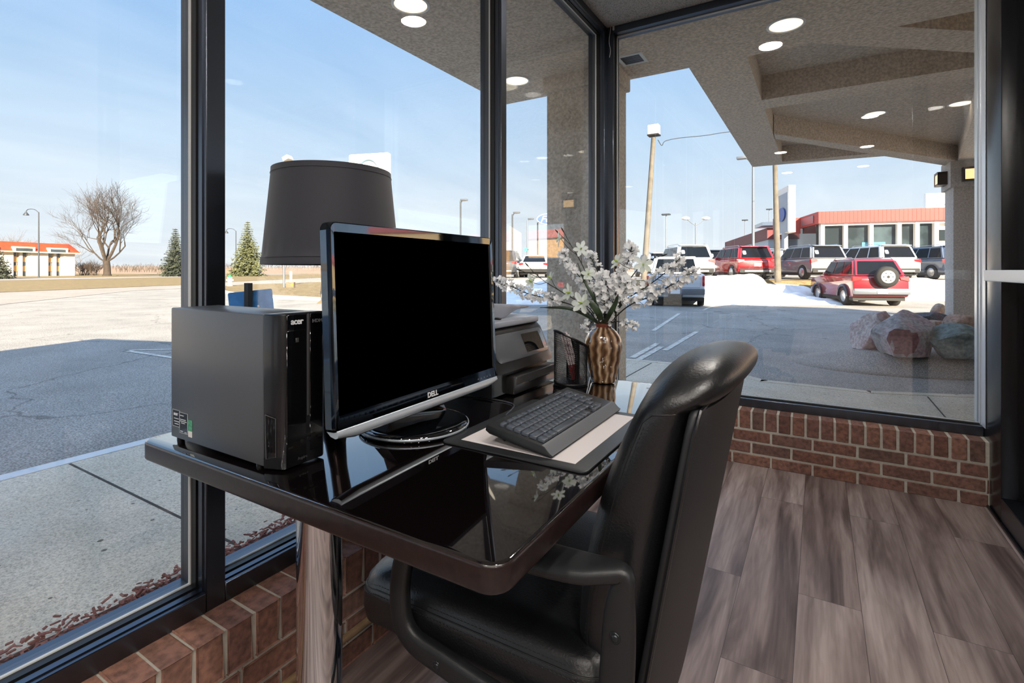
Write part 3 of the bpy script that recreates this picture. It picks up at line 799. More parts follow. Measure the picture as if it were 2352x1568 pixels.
M['lamp_metal'] = mat('dark_bronze', S(46, 38, 34), 0.22, 0.8)
b = MB(); b.lathe([(0.05, 0.0), (0.052, 0.006), (0.047, 0.014), (0.036, 0.03), (0.026, 0.08), (0.022, 0.16), (0.024, 0.25), (0.03, 0.3), (0.028, 0.325), (0.012, 0.34), (0.009, 0.36)], (LX, LY, TT), 36)
b.build('lamp_body', M['lamp_metal'], t, angle=60)
b = MB(); b.lathe([(0.016, 0.36), (0.018, 0.37), (0.018, 0.41), (0.012, 0.42)], (LX, LY, TT), 20); b.build('socket', M['lamp_metal'], t)
b = MB(); b.ball((LX, LY, TT + 0.465), (0.03, 0.03, 0.045), 16, 10); b.build('bulb', M['white'], t)
b = MB()
for a in (0, 120, 240): b.tube([(LX + 0.014 * math.cos(R(a)), LY + 0.014 * math.sin(R(a)), TT + 0.40), (LX + 0.14 * math.cos(R(a)), LY + 0.14 * math.sin(R(a)), zt - 0.02)], 0.0015, 5)
b.build('shade_frame', M['lamp_metal'], t)

# ------------------------------------------------------------------ printer
t = thing('printer', 'dark grey all-in-one printer with a tilted touch screen beside the monitor', 'printer', (-0.95, 1.28, TT))
M['print_dark'] = mat('printer_charcoal', S(30, 29, 29), 0.3, coat=0.2, var=(2, S(26, 25, 25), 0.3, 0.7))
M['print_mid'] = mat('printer_grey', S(150, 156, 168), 0.35)
M['print_panel'] = mat('printer_panel', S(80, 83, 88), 0.22, coat=0.3)
M['print_panel2'] = mat('printer_drawer_front', S(52, 53, 55), 0.3)
QY0, QY1 = 1.158, 1.492
prof = [(-1.14, TT + 0.006), (-0.765, TT + 0.006), (-0.765, TT + 0.064), (-0.745, TT + 0.07), (-0.75, TT + 0.085), (-0.79, TT + 0.172), (-0.805, TT + 0.186), (-1.14, TT + 0.186)]
b = MB(); rs = []
for y, s in ((QY0, 0.0), (QY0 + 0.012, 0.004), (QY1 - 0.02, 0.004), (QY1 - 0.004, 0.0), (QY1, -0.008)):
    rs.append([(x + (s if x > -0.9 else 0), y, z) for x, z in prof])
b.rings(rs); b.build('body', M['print_dark'], t, angle=28)
# control panel with the touch screen, set into the slope
pn = Vector((0.087, 0, 0.04)).normalized(); pu = Vector((-0.04, 0, 0.087)).normalized(); pr_ = Vector((0, 1, 0))
PMt = Matrix((pr_, pu, pn)).transposed().to_4x4(); PMt.translation = Vector((-0.7665, 1.355, TT + 0.1285))
b = MB(); rs = []
for z, i in ((-0.004, 0), (0.003, 0), (0.0045, 0.003)):
    rs.append([PMt @ Vector((x, y, z)) for x, y in rrect(-0.185 + i, 0.115 - i, -0.036 + i, 0.045 - i, 0.016, 5)])
b.rings(rs); pnl = b.build('control_panel', M['print_panel'], t, angle=50)
b = MB(); b.box(-0.02, 0.085, -0.024, 0.034, 0.0042, 0.0055, mtx=PMt); b.build('touch_screen', M['piano'], pnl, smooth=False)
b = MB(); b.box(0.0855, 0.0885, -0.024, 0.034, 0.0042, 0.0052, mtx=PMt); b.build('button_strip', M['black'], pnl, smooth=False)
# scanner lid and document feeder
b = MB(); slab(b, -1.14, -0.79, QY0 + 0.01, QY1 - 0.002, TT + 0.187, TT + 0.206, 0.02, 0.005, 5, 3); b.build('scanner_lid', M['print_mid'], t)
b = MB()
fp = [(-1.12, TT + 0.207), (-0.84, TT + 0.207), (-0.83, TT + 0.224), (-0.845, TT + 0.25), (-1.12, TT + 0.258)]
b.prism([(x, 1.17, z) for x, z in fp], (0, 0.075, 0), 0.008, 2); fd = b.build('document_feeder', M['print_mid'], t, angle=35)
# feeder tray that cantilevers towards the far end
b = MB()
tr = [(1.245, TT + 0.206), (1.345, TT + 0.207), (1.372, TT + 0.216), (1.42, TT + 0.228), (1.498, TT + 0.231), (1.503, TT + 0.238), (1.30, TT + 0.2535), (1.245, TT + 0.255)]
b.prism([(-1.10, y, z) for y, z in tr], (0.262, 0, 0), 0.004, 2); ft = b.build('input_tray', M['print_mid'], fd, angle=35)
b = MB(); b.box(-0.93, -0.87, 1.31, 1.315, TT + 0.2515, TT + 0.256); b.build('paper_guide', M['black'], fd)
b = MB(); b.box(-1.08, -1.075, 1.25, 1.29, TT + 0.253, TT + 0.262); b.build('paper_guide', M['black'], fd)
b = MB(); b.box(-0.9, -0.86, 1.32, 1.324, TT + 0.206, TT + 0.211); b.box(-0.9, -0.82, 1.285, 1.297, TT + 0.206, TT + 0.212, 0.002, 1); b.build('paper_stop', M['black'], t)
# paper drawer at the foot
b = MB(); b.box(-1.0, -0.733, 1.226, QY1 - 0.004, TT + 0.003, TT + 0.056, 0.005, 2); dr = b.build('paper_drawer', M['print_dark'], t)
b = MB(); b.box(-0.7345, -0.7315, 1.236, QY1 - 0.012, TT + 0.03, TT + 0.0525, 0.0012, 1); b.build('drawer_front', M['print_panel2'], dr)
b = MB(); b.box(-0.7335, -0.7305, 1.31, 1.44, TT + 0.026, TT + 0.031, 0.001, 1); b.build('handle', M['black'], dr)

# ------------------------------------------------------------------ mesh pencil cup and pencils
CX, CYY, CR = -0.668, 1.462, 0.0515
t = thing('pencil_cup', 'black wire mesh pencil cup with a slanted rim beside the vase', 'pencil cup', (CX, CYY, TT))
M['wire'] = mat('black_wire', S(18, 18, 20), 0.35, 0.3)
dirn = Vector((-0.62, -0.60))
def rim(a): return TT + 0.142 + 0.026 * (math.cos(a) * dirn.x + math.sin(a) * dirn.y) / dirn.length
nA, nZ = 72, 46
bm = bmesh.new(); grid = []
for i in range(nA):
    a = 2 * PI * i / nA; zt_ = rim(a); colv = []
    for k in range(nZ + 1):
        aa = a + (PI / nA if k % 2 else 0)
        z = TT + 0.006 + (rim(aa) - TT - 0.006) * k / nZ
        colv.append(bm.verts.new((CX + CR * math.cos(aa), CYY + CR * math.sin(aa), z)))
    grid.append(colv)
for i in range(nA):
    j = (i + 1) % nA
    for k in range(0, nZ - 1, 2):
        # diamonds
        bm.faces.new([grid[i][k], grid[i][k + 1], grid[i][k + 2], grid[i - 1][k + 1]])
bm.verts.ensure_lookup_table()
b = MB(); b.bm.free(); b.bm = bm
cup = b.build('mesh_wall', M['wire'], t, smooth=False)
wf = cup.modifiers.new('wire', 'WIREFRAME'); wf.thickness = 0.0016; wf.use_even_offset = False
b = MB(); b.tube([(CX + CR * math.cos(a), CYY + CR * math.sin(a), rim(a)) for a in [2 * PI * k / 48 for k in range(49)]], 0.0036, 8, cap=False)
b.build('rim', M['wire'], t)
b = MB(); b.lathe([(0.0, 0.001), (CR + 0.001, 0.001), (CR + 0.003, 0.004), (CR + 0.002, 0.008), (CR - 0.002, 0.009), (0, 0.009)], (CX, CYY, TT), 40); b.build('base', M['wire'], t)
bm = bmesh.new()      # inner divider of the same mesh
u0, u1 = Vector((CX - 0.03, CYY + 0.04)), Vector((CX + 0.04, CYY - 0.03))
g2 = [[bm.verts.new((u0.x + (u1.x - u0.x) * i / 22 + (0.5 / 22 * (u1.x - u0.x) if k % 2 else 0), u0.y + (u1.y - u0.y) * i / 22 + (0.5 / 22 * (u1.y - u0.y) if k % 2 else 0), TT + 0.01 + 0.125 * k / 40)) for k in range(41)] for i in range(23)]
for i in range(1, 23):
    for k in range(0, 39, 2): bm.faces.new([g2[i][k], g2[i][k + 1], g2[i][k + 2], g2[i - 1][k + 1]])
b = MB(); b.bm.free(); b.bm = bm; dv_ = b.build('divider', M['wire'], t, smooth=False)
wf = dv_.modifiers.new('wire', 'WIREFRAME'); wf.thickness = 0.0015; wf.use_even_offset = False
b = MB()
for p in (u0, u1, (u0 + u1) / 2): b.box(p.x - 0.0025, p.x + 0.0025, p.y - 0.0025, p.y + 0.0025, TT + 0.008, TT + 0.135)
b.build('upright', M['wire'], t)
M['pencil_white'] = mat('white_pencil_lacquer', S(214, 204, 206), 0.35, var=(90, S(150, 128, 132), 0.5, 0.62))
M['pencil_red'] = mat('dark_red_pencil_end', S(112, 34, 34), 0.35)
spots = [(0.012, -0.010, -0.018, -0.030), (0.018, -0.004, -0.010, -0.032), (0.023, 0.003, -0.003, -0.030), (0.027, 0.010, 0.004, -0.026), (0.016, 0.010, -0.006, -0.018)]
wherep = ['leftmost in the mesh cup', 'second from left in the mesh cup', 'in the middle of the bunch in the mesh cup', 'rightmost of the bunch in the mesh cup', 'behind the others in the mesh cup']
for k, (ax, ay, bx_, by_) in enumerate(spots):
    p0 = Vector((CX + ax, CYY + ay, TT + 0.0135)); p1 = Vector((CX + bx_, CYY + by_, TT + 0.156 + 0.004 * (k % 3))); pm = p0.lerp(p1, 0.33)
    th_ = thing('pencil', 'pale red-ended pencil ' + wherep[k], 'pencil', p0, group='pencils in the mesh cup')
    b = MB(); b.tube([pm, p1], 0.0034, 6); b.build('shaft', M['pencil_white'], th_, angle=20)
    b = MB(); b.tube([p0, pm], 0.0035, 6); b.build('end', M['pencil_red'], th_, angle=20)

# ------------------------------------------------------------------ desk pad, keyboard, cable
t = thing('desk_pad', 'black desk pad with a pale paper insert under the keyboard', 'desk pad', (-0.506, 1.015, TT))
M['pad'] = mat('black_leatherette', S(34, 36, 39), 0.42, bump=(400, 0.2, 0.0006))
M['paper'] = mat('pale_paper', S(206, 200, 200), 0.55)
b = MB(); slab(b, -0.667, -0.345, 0.818, 1.216, TT + 0.0003, TT + 0.0045, 0.014, 0.0015, 5, 2); b.build('pad_base', M['pad'], t)
b = MB(); b.box(-0.634, -0.377, 0.845, 1.189, TT + 0.0044, TT + 0.0049); b.build('paper_insert', M['paper'], t, smooth=False)['label'] = 'pale paper insert'

t = thing('keyboard', 'black compact keyboard tilted up on its feet on the desk pad', 'keyboard', (-0.5, 1.04, TT + 0.005))
KL, KD = 0.379, 0.152
kx = Vector((0, 1, 0)); tilt = R(9.5)
ky = Vector((-math.cos(tilt), 0, math.sin(tilt))); kz = kx.cross(ky)
KM = Matrix((kx, ky, kz)).transposed().to_4x4(); KM.translation = Vector((-0.4235, 0.8435, TT + 0.0052))
M['key_body'] = mat('keyboard_shell', S(30, 32, 34), 0.42, bump=(900, 0.05, 0.0003))
M['palm'] = mat('keyboard_silver_edge', S(92, 95, 99), 0.3, 0.0)
M['key'] = mat('key_plastic', S(66, 73, 82), 0.3, spec=0.7)
# shell section across depth: y from 0 (front) to KD (rear)
sec = [(0.0, 0.001), (0.004, 0.0), (KD - 0.01, 0.0), (KD, 0.004), (KD, 0.015), (KD - 0.003, 0.0175), (0.024, 0.0165), (0.019, 0.0155), (0.006, 0.006), (0.001, 0.004)]
b = MB(); b.prism([KM @ Vector((0, y, z)) for y, z in sec], kx * KL, 0.0015, 2); b.build('shell', M['key_body'], t, angle=30)
b = MB(); sp = [(0.0, 0.0045), (0.0065, 0.0068), (0.0192, 0.0158), (0.0245, 0.0169), (0.0245, 0.0178), (0.019, 0.0168), (0.006, 0.0078), (-0.0004, 0.0054)]
b.prism([KM @ Vector((0.0005, y, z)) for y, z in sp], kx * (KL - 0.001)); b.build('front_edge', M['palm'], t, angle=40)
def keymesh(w_, d_):
    b = MB(); h = 0.0058
    b.rings([[(x, y, z) for x, y in rrect(i, w_ - i, i, d_ - i, 0.0015, 2)] for z, i in ((0, 0.0), (h * 0.7, 0.0002), (h * 0.95, 0.0006), (h, 0.0011))])
    return b
kcache = {}
def key(x, y, w_, d_=0.0158):
    k_ = (round(w_, 4), round(d_, 4))
    if k_ not in kcache:
        kcache[k_] = keymesh(w_, d_).build('key', M['key'], None, angle=45); o = kcache[k_]
    else:
        o = kcache[k_].copy(); col.objects.link(o)
    o.parent = t
    o.matrix_basis = chain(t).inverted() @ (KM @ Matrix.Translation(Vector((x, y, 0.0171))))
U = 0.0183; g = 0.0031; X0 = 0.014
rows = [(0.0265, [1.15, 1, 1.15, 5.2, 1.1, 1, 1, 1, 1.0]), (0.0445, [2.1] + [1] * 10 + [1.75, 1.0]), (0.0625, [1.7] + [1] * 11 + [2.15]), (0.0805, [1.4] + [1] * 12 + [1.4]), (0.0985, [1.0] + [1] * 12 + [1.8])]
for y, ws in rows:
    x = X0
    for w_ in ws:
        if y == 0.0265 and w_ == 1.0 and x > 0.235: 
            x += w_ * U; continue
        key(x, y, w_ * U - g); x += w_ * U
x = X0
for k in range(15):
    key(x, 0.1195, 0.0168, 0.0098); x += 0.0193 + (0.006 if k in (0, 4, 8, 12) else 0)
for k in range(5): key(X0 + 15.35 * U, 0.0305 + k * 0.018, 0.0245 if k < 1 else 0.0215, 0.0158)
for k in range(5): key(X0 + 16.75 * U, 0.0445 + k * 0.018, 0.0215, 0.0158) if k > 0 else None
for dx, dy in ((0, 0), (1, 0), (2, 0), (1, 1)): key(X0 + 13.6 * U + dx * 0.0155, 0.0262 + dy * 0.0105, 0.0138, 0.0086)
b = MB(); b.box(0.29, 0.325, 0.141, 0.1425, 0.0172, 0.0178, mtx=KM); b.build('slot', M['dim_lettering'], t, smooth=False)
for x in (0.03, 0.345):
    b = MB(); b.prism([KM @ Vector((x, y, z)) for y, z in ((0.118, 0.001), (0.126, 0.001), (0.126, -0.0165), (0.122, -0.018))], kx * 0.014); b.build('foot', M['black'], t)
t = MB(); zc = TT + 0.0022
cp = [on_z(1290, 918, zc), on_z(1240, 926, zc), on_z(1180, 929, zc), on_z(1130, 915, zc), on_z(1090, 909, zc), on_z(1040, 907, zc), on_z(1000, 912, zc)]
cp[0] = KM @ Vector((0.2, KD - 0.001, 0.008)); cp[1] = KM @ Vector((0.19, KD + 0.03, 0.0)) ; cp[1].z = TT + 0.012
cp = [cp[0], Vector((-0.605, 1.02, TT + 0.022)), Vector((-0.64, 1.03, TT + 0.0085))] + [on_z(*q, zc) for q in ((1180, 929), (1130, 916), (1090, 910), (1045, 908), (1005, 900))]
t.tube(curve_pts(cp, 8), 0.0019, 8)
M['cable'] = mat('dark_grey_cable', S(62, 64, 68), 0.3)
tag(t.build('keyboard_cable', M['cable'], None), 'thin black cable running from the keyboard across the glossy table', 'cable')
# ------------------------------------------------------------------ vase
VX, VY = -0.588, 1.536
t = thing('vase', 'rippled brown and gold glazed vase holding white artificial flowers', 'vase', (VX, VY, TT))
def vase_mat():
    m, nt, out = newmat('brown_gold_glaze')
    p = N(nt, 'ShaderNodeBsdfPrincipled'); p.inputs['Roughness'].default_value = 0.08; p.inputs['Coat Weight'].default_value = 1.0; p.inputs['Coat Roughness'].default_value = 0.02
    v = coords(nt, (75, 75, 9))
    n = N(nt, 'ShaderNodeTexNoise'); n.inputs['Scale'].default_value = 1.0; n.inputs['Detail'].default_value = 3
    nt.links.new(v, n.inputs['Vector'])
    at_ = N(nt, 'ShaderNodeAttribute'); at_.attribute_name = 'ridge'
    ad = N(nt, 'ShaderNodeMath', operation='MULTIPLY_ADD'); ad.inputs[1].default_value = 0.5
    nt.links.new(n.outputs['Fac'], ad.inputs[0]); nt.links.new(at_.outputs['Fac'], ad.inputs[2])
    r = ramp(nt, ad.outputs[0], [(0.2, S(58, 40, 27)), (0.45, S(98, 72, 50)), (0.66, S(146, 118, 90)), (0.9, S(206, 186, 160))])
    nt.links.new(r.outputs[0], p.inputs['Base Color']); nt.links.new(p.outputs[0], out.inputs[0])
    return m
M['vase'] = vase_mat()
def rip(z, a): return 0.5 + 0.5 * math.cos(13 * a + 0.55 * math.sin(z * 170 + 2 * math.sin(3 * a)) + 0.4 * math.sin(z * 60 + 2 * a))
vp = [(0.0, 0.001), (0.036, 0.001), (0.0385, 0.004), (0.042, 0.02), (0.047, 0.045), (0.0525, 0.075), (0.0565, 0.1), (0.0575, 0.115), (0.056, 0.13), (0.051, 0.146), (0.043, 0.159), (0.034, 0.168), (0.0265, 0.173), (0.025, 0.178), (0.0265, 0.184), (0.027, 0.186), (0.0245, 0.186), (0.022, 0.178), (0.022, 0.16), (0.0, 0.155)]
vp2 = [vp[0], vp[1]]
zs = [(r, z) for r, z in vp[1:13]]
for (r0, z0_), (r1, z1_) in zip(zs, zs[1:]):
    for k in range(1, 4): vp2.append((r0 + (r1 - r0) * k / 3, z0_ + (z1_ - z0_) * k / 3))
vp2 += vp[13:]
def vr(r, z, a):
    k = max(0, min(1, (0.172 - z) / 0.03)) * max(0, min(1, z / 0.03)) if r > 0.03 else 0
    return r + k * 0.0032 * (rip(z, a) - 0.5)
b = MB(); b.lathe(vp2, (VX, VY, TT), 112, vr)
vo = b.build('body', M['vase'], t, angle=80)
ra = vo.data.attributes.new('ridge', 'FLOAT', 'POINT')
for i, v_ in enumerate(vo.data.vertices):
    c_ = v_.co; ra.data[i].value = rip(c_.z, math.atan2(c_.y, c_.x)) * 0.5
M['vase_rim'] = mat('red_brown_glaze', S(120, 62, 44), 0.15, coat=1.0)
b = MB(); b.lathe([(0.0255, 0.174), (0.0262, 0.178), (0.0285, 0.184), (0.0275, 0.1885), (0.024, 0.1885), (0.0225, 0.182)], (VX, VY, TT), 40); b.build('rim', M['vase_rim'], t, angle=70)

# ------------------------------------------------------------------ flowers
def petal_mat(name, c1, c2, sc):
    m, nt, out = newmat(name)
    n = N(nt, 'ShaderNodeTexNoise'); n.inputs['Scale'].default_value = sc; nt.links.new(coords(nt), n.inputs['Vector'])
    r = ramp(nt, n.outputs['Fac'], [(0.35, c1), (0.65, c2)])
    d = N(nt, 'ShaderNodeBsdfDiffuse'); tl = N(nt, 'ShaderNodeBsdfTranslucent'); mx_ = N(nt, 'ShaderNodeMixShader'); mx_.inputs[0].default_value = 0.45
    nt.links.new(r.outputs[0], d.inputs[0]); nt.links.new(r.outputs[0], tl.inputs[0]); nt.links.new(d.outputs[0], mx_.inputs[1]); nt.links.new(tl.outputs[0], mx_.inputs[2]); nt.links.new(mx_.outputs[0], out.inputs[0])
    return m
M['petal'] = petal_mat('white_silk_petal', S(252, 252, 250), S(240, 242, 244), 60)
M['petal2'] = petal_mat('pale_green_white_petal', S(226, 236, 222), S(242, 246, 246), 25)
M['lime'] = mat('lime_flower_throat', S(150, 172, 70), 0.6)
M['stem'] = mat('dark_stem', S(44, 46, 36), 0.7)
M['leafm'] = mat('dark_green_leaf', S(36, 52, 36), 0.45, var=(40, S(52, 70, 46), 0.3, 0.7))
mouth = Vector((VX, VY, TT + 0.182))
fr = random.Random(21)
def rvec(r_): 
    while True:
        v = Vector((r_.uniform(-1, 1), r_.uniform(-1, 1), r_.uniform(-1, 1)))
        if 0.1 < v.length < 1: return v.normalized()
def petal(b, c, d, up, ln, wd, cup=0.3):
    d = d.normalized(); s = d.cross(up)
    if s.length < 1e-3: return
    s.normalize(); n = s.cross(d)
    rows_ = []
    for f, w_ in ((0, 0.18), (0.4, 0.85), (0.75, 1.0), (1.0, 0.35)):
        p = c + d * ln * f + n * (cup * ln * f * f)
        rows_.append([b.bm.verts.new(p + s * wd * w_ * q * 0.5 + n * (0.12 * wd * abs(q))) for q in (-1, 0, 1)])
    for r0, r1 in zip(rows_, rows_[1:]):
        for k in range(2):
            f_ = b.bm.faces.new([r0[k], r0[k + 1], r1[k + 1], r1[k]]); f_.material_index = b.i
def blossom(b, c, ax, size, r_):
    q = ax.to_track_quat('Z', 'Y'); a0 = r_.uniform(0, 6)
    for k in range(5):
        a = a0 + 2 * PI * k / 5 + r_.uniform(-0.2, 0.2)
        d = q @ Vector((math.cos(a), math.sin(a), r_.uniform(0.1, 0.7)))
        petal(b, c, d, ax, size * r_.uniform(0.8, 1.2), size * 0.72, 0.25)
def branch(label, pts, n, size=0.0125, start=0.3, buds=5, group='white blossom branches in the vase', off=0.013):
    th_ = thing('blossom_branch', label, 'flower branch', mouth, group=group)
    path = curve_pts([mouth + Vector((fr.uniform(-.008, .008), fr.uniform(-.008, .008), -0.012))] + pts, 7)
    b = MB(); L_ = len(path)
    b.tube(path, [0.0023 - 0.0012 * i / L_ for i in range(L_)], 5)
    bb = MB(); bb2 = MB()
    n = int(n * 1.7); size *= 0.9
    for k in range(n):
        f = start + (0.97 - start) * (k + fr.random() * 0.6) / n
        x = f * (L_ - 1); i = min(int(x), L_ - 2); p = path[i].lerp(path[i + 1], x - i); tg = (path[i + 1] - path[i]).normalized()
        rad = rvec(fr); rad = (rad - tg * rad.dot(tg)).normalized()
        o_ = off * fr.uniform(0.5, 1.3)
        c_ = p + rad * o_ + tg * 0.008
        b.tube([p, c_], 0.0007, 3)
        blossom(bb, c_, (rad + tg * 0.5).normalized(), size * fr.uniform(0.75, 1.2), fr)
    for k in range(buds):
        f = 0.86 + 0.14 * k / max(1, buds - 1); x = f * (L_ - 1); i = min(int(x), L_ - 2); p = path[i].lerp(path[i + 1], x - i)
        tg = (path[i + 1] - path[i]).normalized(); d = (tg + rvec(fr) * 0.8).normalized(); c_ = p + d * 0.008
        b.tube([p, c_], 0.0008, 3)
        bb2.ball(c_ + d * 0.004, (0.0036, 0.0036, 0.0058), 7, 5, d.to_track_quat('Z', 'Y').to_matrix())
    b.build('stem', M['stem'], th_); bb.build('blossoms', M['petal'], th_, angle=80); bb2.build('bud', M['petal'], th_)
    return th_
Q = on_y
branch('long white blossom branch arching left towards the monitor, out of the brown vase', [Q(1340, 712, 1.50), Q(1280, 690, 1.46), Q(1215, 675, 1.43), Q(1170, 655, 1.42), Q(1142, 641, 1.42)], 46, start=0.34)
branch('white blossom branch with dark forked buds standing up left of centre in the vase', [Q(1368, 690, 1.53), Q(1335, 640, 1.51), Q(1305, 606, 1.5), Q(1290, 580, 1.5)], 30)
branch('short white blossom branch crossing the dark corner post above the vase', [Q(1385, 690, 1.55), Q(1378, 640, 1.57), Q(1362, 600, 1.58), Q(1354, 588, 1.58)], 34, size=0.0135)
branch('tall white blossom branch leaning right of the corner post, tipped by blue grey buds', [Q(1405, 690, 1.56), Q(1425, 640, 1.57), Q(1445, 595, 1.58), Q(1452, 560, 1.58)], 40, size=0.0135)
branch('white blossom branch reaching far right in front of the pickup window', [Q(1430, 695, 1.53), Q(1490, 655, 1.52), Q(1535, 620, 1.51), Q(1562, 592, 1.51)], 36, start=0.28)
branch('lower long white blossom branch reaching right across the pickup tailgate', [Q(1440, 705, 1.5), Q(1495, 680, 1.48), Q(1550, 650, 1.47), Q(1597, 622, 1.47)], 46, start=0.25, size=0.0125)
branch('small white sprig drooping right just over the rim of the vase', [Q(1412, 738, 1.51), Q(1432, 743, 1.5), Q(1455, 751, 1.5)], 12, start=0.5, size=0.009, buds=7)
branch('dense white blossom branch upright in the middle of the bouquet', [Q(1388, 700, 1.5), Q(1390, 660, 1.49), Q(1396, 630, 1.49)], 44, start=0.15, size=0.014, off=0.02)
branch('dense white blossom branch at the right of the middle of the bouquet', [Q(1400, 712, 1.52), Q(1420, 672, 1.52), Q(1442, 640, 1.53)], 44, start=0.12, size=0.014, off=0.02)
branch('dense white blossom branch at the left of the middle, behind the wide dark leaf', [Q(1375, 712, 1.55), Q(1352, 668, 1.56), Q(1334, 630, 1.56)], 40, start=0.15, size=0.0135, off=0.018)
branch('tiny white blossom sprig drooping over the left of the vase rim', [Q(1368, 738, 1.5), Q(1357, 742, 1.49), Q(1350, 752, 1.48)], 8, start=0.5, size=0.010, buds=1)
def lily(label, pts, flowers, buds):
    th_ = thing('lily_stem', label, 'flower stem', mouth, group='pale green lilies in the vase')
    path = curve_pts([mouth + Vector((fr.uniform(-.006, .006), fr.uniform(-.006, .006), -0.012))] + pts, 7)
    b = MB(); b.tube(path, [0.0022 - 0.0012 * i / len(path) for i in range(len(path))], 5)
    fl = []; bl = MB()
    for at_p, c_, ax, ln in flowers:
        i = int(at_p * (len(path) - 1)); p = path[i]; mid = p.lerp(c_, 0.5) + Vector((0, 0, -0.006))
        b.tube(curve_pts([p, mid, c_], 5), 0.0009, 4)
        fl.append((c_, ax, ln))
    for at_p, c_ in buds:
        i = int(at_p * (len(path) - 1)); p = path[i]; d = (c_ - p).normalized()
        b.tube([p, c_], 0.001, 4)
        bl.tube([c_ - d * 0.003, c_ + d * 0.006, c_ + d * 0.013, c_ + d * 0.02], [0.001, 0.0026, 0.0024, 0.0006], 7)
    b.build('stem', M['stem'], th_)
    for c_, ax, ln in fl:
        pm = MB(); q = Vector(ax).normalized().to_track_quat('Z', 'Y'); a0 = fr.uniform(0, 6)
        for k in range(6):
            a = a0 + PI * k / 3; petal(pm, c_, q @ Vector((math.cos(a), math.sin(a), 0.35 + 0.25 * (k % 2))), Vector(ax), ln * 0.8 * fr.uniform(0.8, 1.1), ln * 0.40, -0.3 + 0.3 * fr.random())
        ob = pm.build('lily_flower', M['petal2'], th_, angle=80)
        pm = MB(); d = Vector(ax).normalized(); pm.tube([c_, c_ + d * ln * 0.25, c_ + d * ln * 0.5], [0.002, 0.003, 0.0012], 6); pm.build('throat', M['lime'], ob)
    bl.build('bud', M['stem'], th_)
cam = Vector((0, 0, EYE))
lily('tallest lily stem, two dark pointed buds and two pale flowers before the tan wall', [Q(1370, 690, 1.53), Q(1345, 625, 1.52), Q(1325, 585, 1.52), Q(1308, 558, 1.52)],
     [(0.75, Q(1288, 548, 1.5), (-0.8, -0.2, 0.1), 0.034), (0.62, Q(1334, 572, 1.5), (0.5, -0.8, 0.2), 0.034), (0.5, Q(1352, 628, 1.48), (0.3, -0.9, -0.1), 0.03)], [(0.99, Q(1284, 536, 1.52)), (0.95, Q(1295, 533, 1.52))])
lily('left lily stem with two green white flowers over the bright snow', [Q(1345, 705, 1.5), Q(1290, 670, 1.47), Q(1250, 645, 1.46), Q(1222, 622, 1.45)],
     [(0.72, Q(1222, 648, 1.44), (-0.2, -0.8, 0.4), 0.036), (0.55, Q(1266, 640, 1.44), (-0.5, -0.6, 0.5), 0.032), (0.3, Q(1310, 672, 1.44), (-0.4, -0.9, 0.1), 0.038)], [(0.85, Q(1198, 622, 1.45)), (0.97, Q(1214, 612, 1.45))])
lily('right lily stem, a dark bud pointing right above the white pickup', [Q(1415, 690, 1.52), Q(1455, 630, 1.52), Q(1482, 600, 1.52), Q(1500, 594, 1.52)],
     [(0.85, Q(1478, 606, 1.5), (0.2, -0.9, -0.2), 0.04), (0.6, Q(1420, 602, 1.5), (-0.5, -0.7, 0.4), 0.036)], [(0.98, Q(1518, 588, 1.52))])
lily('low open lily facing the keyboard just above the vase rim', [Q(1360, 715, 1.49), Q(1345, 700, 1.47)],
     [(0.95, Q(1338, 697, 1.455), (-0.15, -0.95, 0.25), 0.05)], [])
def leaf(label, pts, wmax, nrm=None):
    th_ = thing('leaf_blade', label, 'leaf', mouth, group='dark leaf blades in the vase')
    path = curve_pts([mouth + Vector((0, 0, -0.01))] + pts, 6); n = len(path)
    b = MB(); rs = []
    for i, p in enumerate(path):
        tg = (path[min(i + 1, n - 1)] - path[max(i - 1, 0)]).normalized(); f = i / (n - 1)
        view = (cam - p).normalized(); s = tg.cross(view).normalized(); nn = s.cross(tg)
        w_ = wmax * (0.25 + 0.75 * math.sin(PI * min(1, f * 0.85 + 0.1))) * (1 if f < 0.93 else 0.5)
        rs.append([p - s * w_ / 2, p + nn * w_ * 0.14 + nn * 0.0006, p + s * w_ / 2, p + nn * w_ * 0.14 - nn * 0.0006])
    b.rings(rs); b.build('blade', M['leafm'], th_, angle=60)
leaf('broad dark green leaf blade leaning left in front of the white flowers', [Q(1376, 722, 1.47), Q(1362, 700, 1.455), Q(1348, 688, 1.45)], 0.021)
leaf('slim dark leaf blade reaching left towards the printer', [Q(1350, 726, 1.49), Q(1305, 708, 1.47), Q(1240, 706, 1.46)], 0.011)
leaf('tall narrow dark leaf blade left of the middle of the bouquet', [Q(1366, 690, 1.49), Q(1345, 650, 1.48), Q(1327, 604, 1.48)], 0.009)
leaf('dark green leaf blade leaning right, the nearer of two', [Q(1398, 725, 1.48), Q(1412, 700, 1.47), Q(1420, 675, 1.46)], 0.015)
leaf('dark green leaf blade leaning right, the farther of two', [Q(1404, 725, 1.54), Q(1430, 692, 1.55), Q(1442, 670, 1.55)], 0.013)

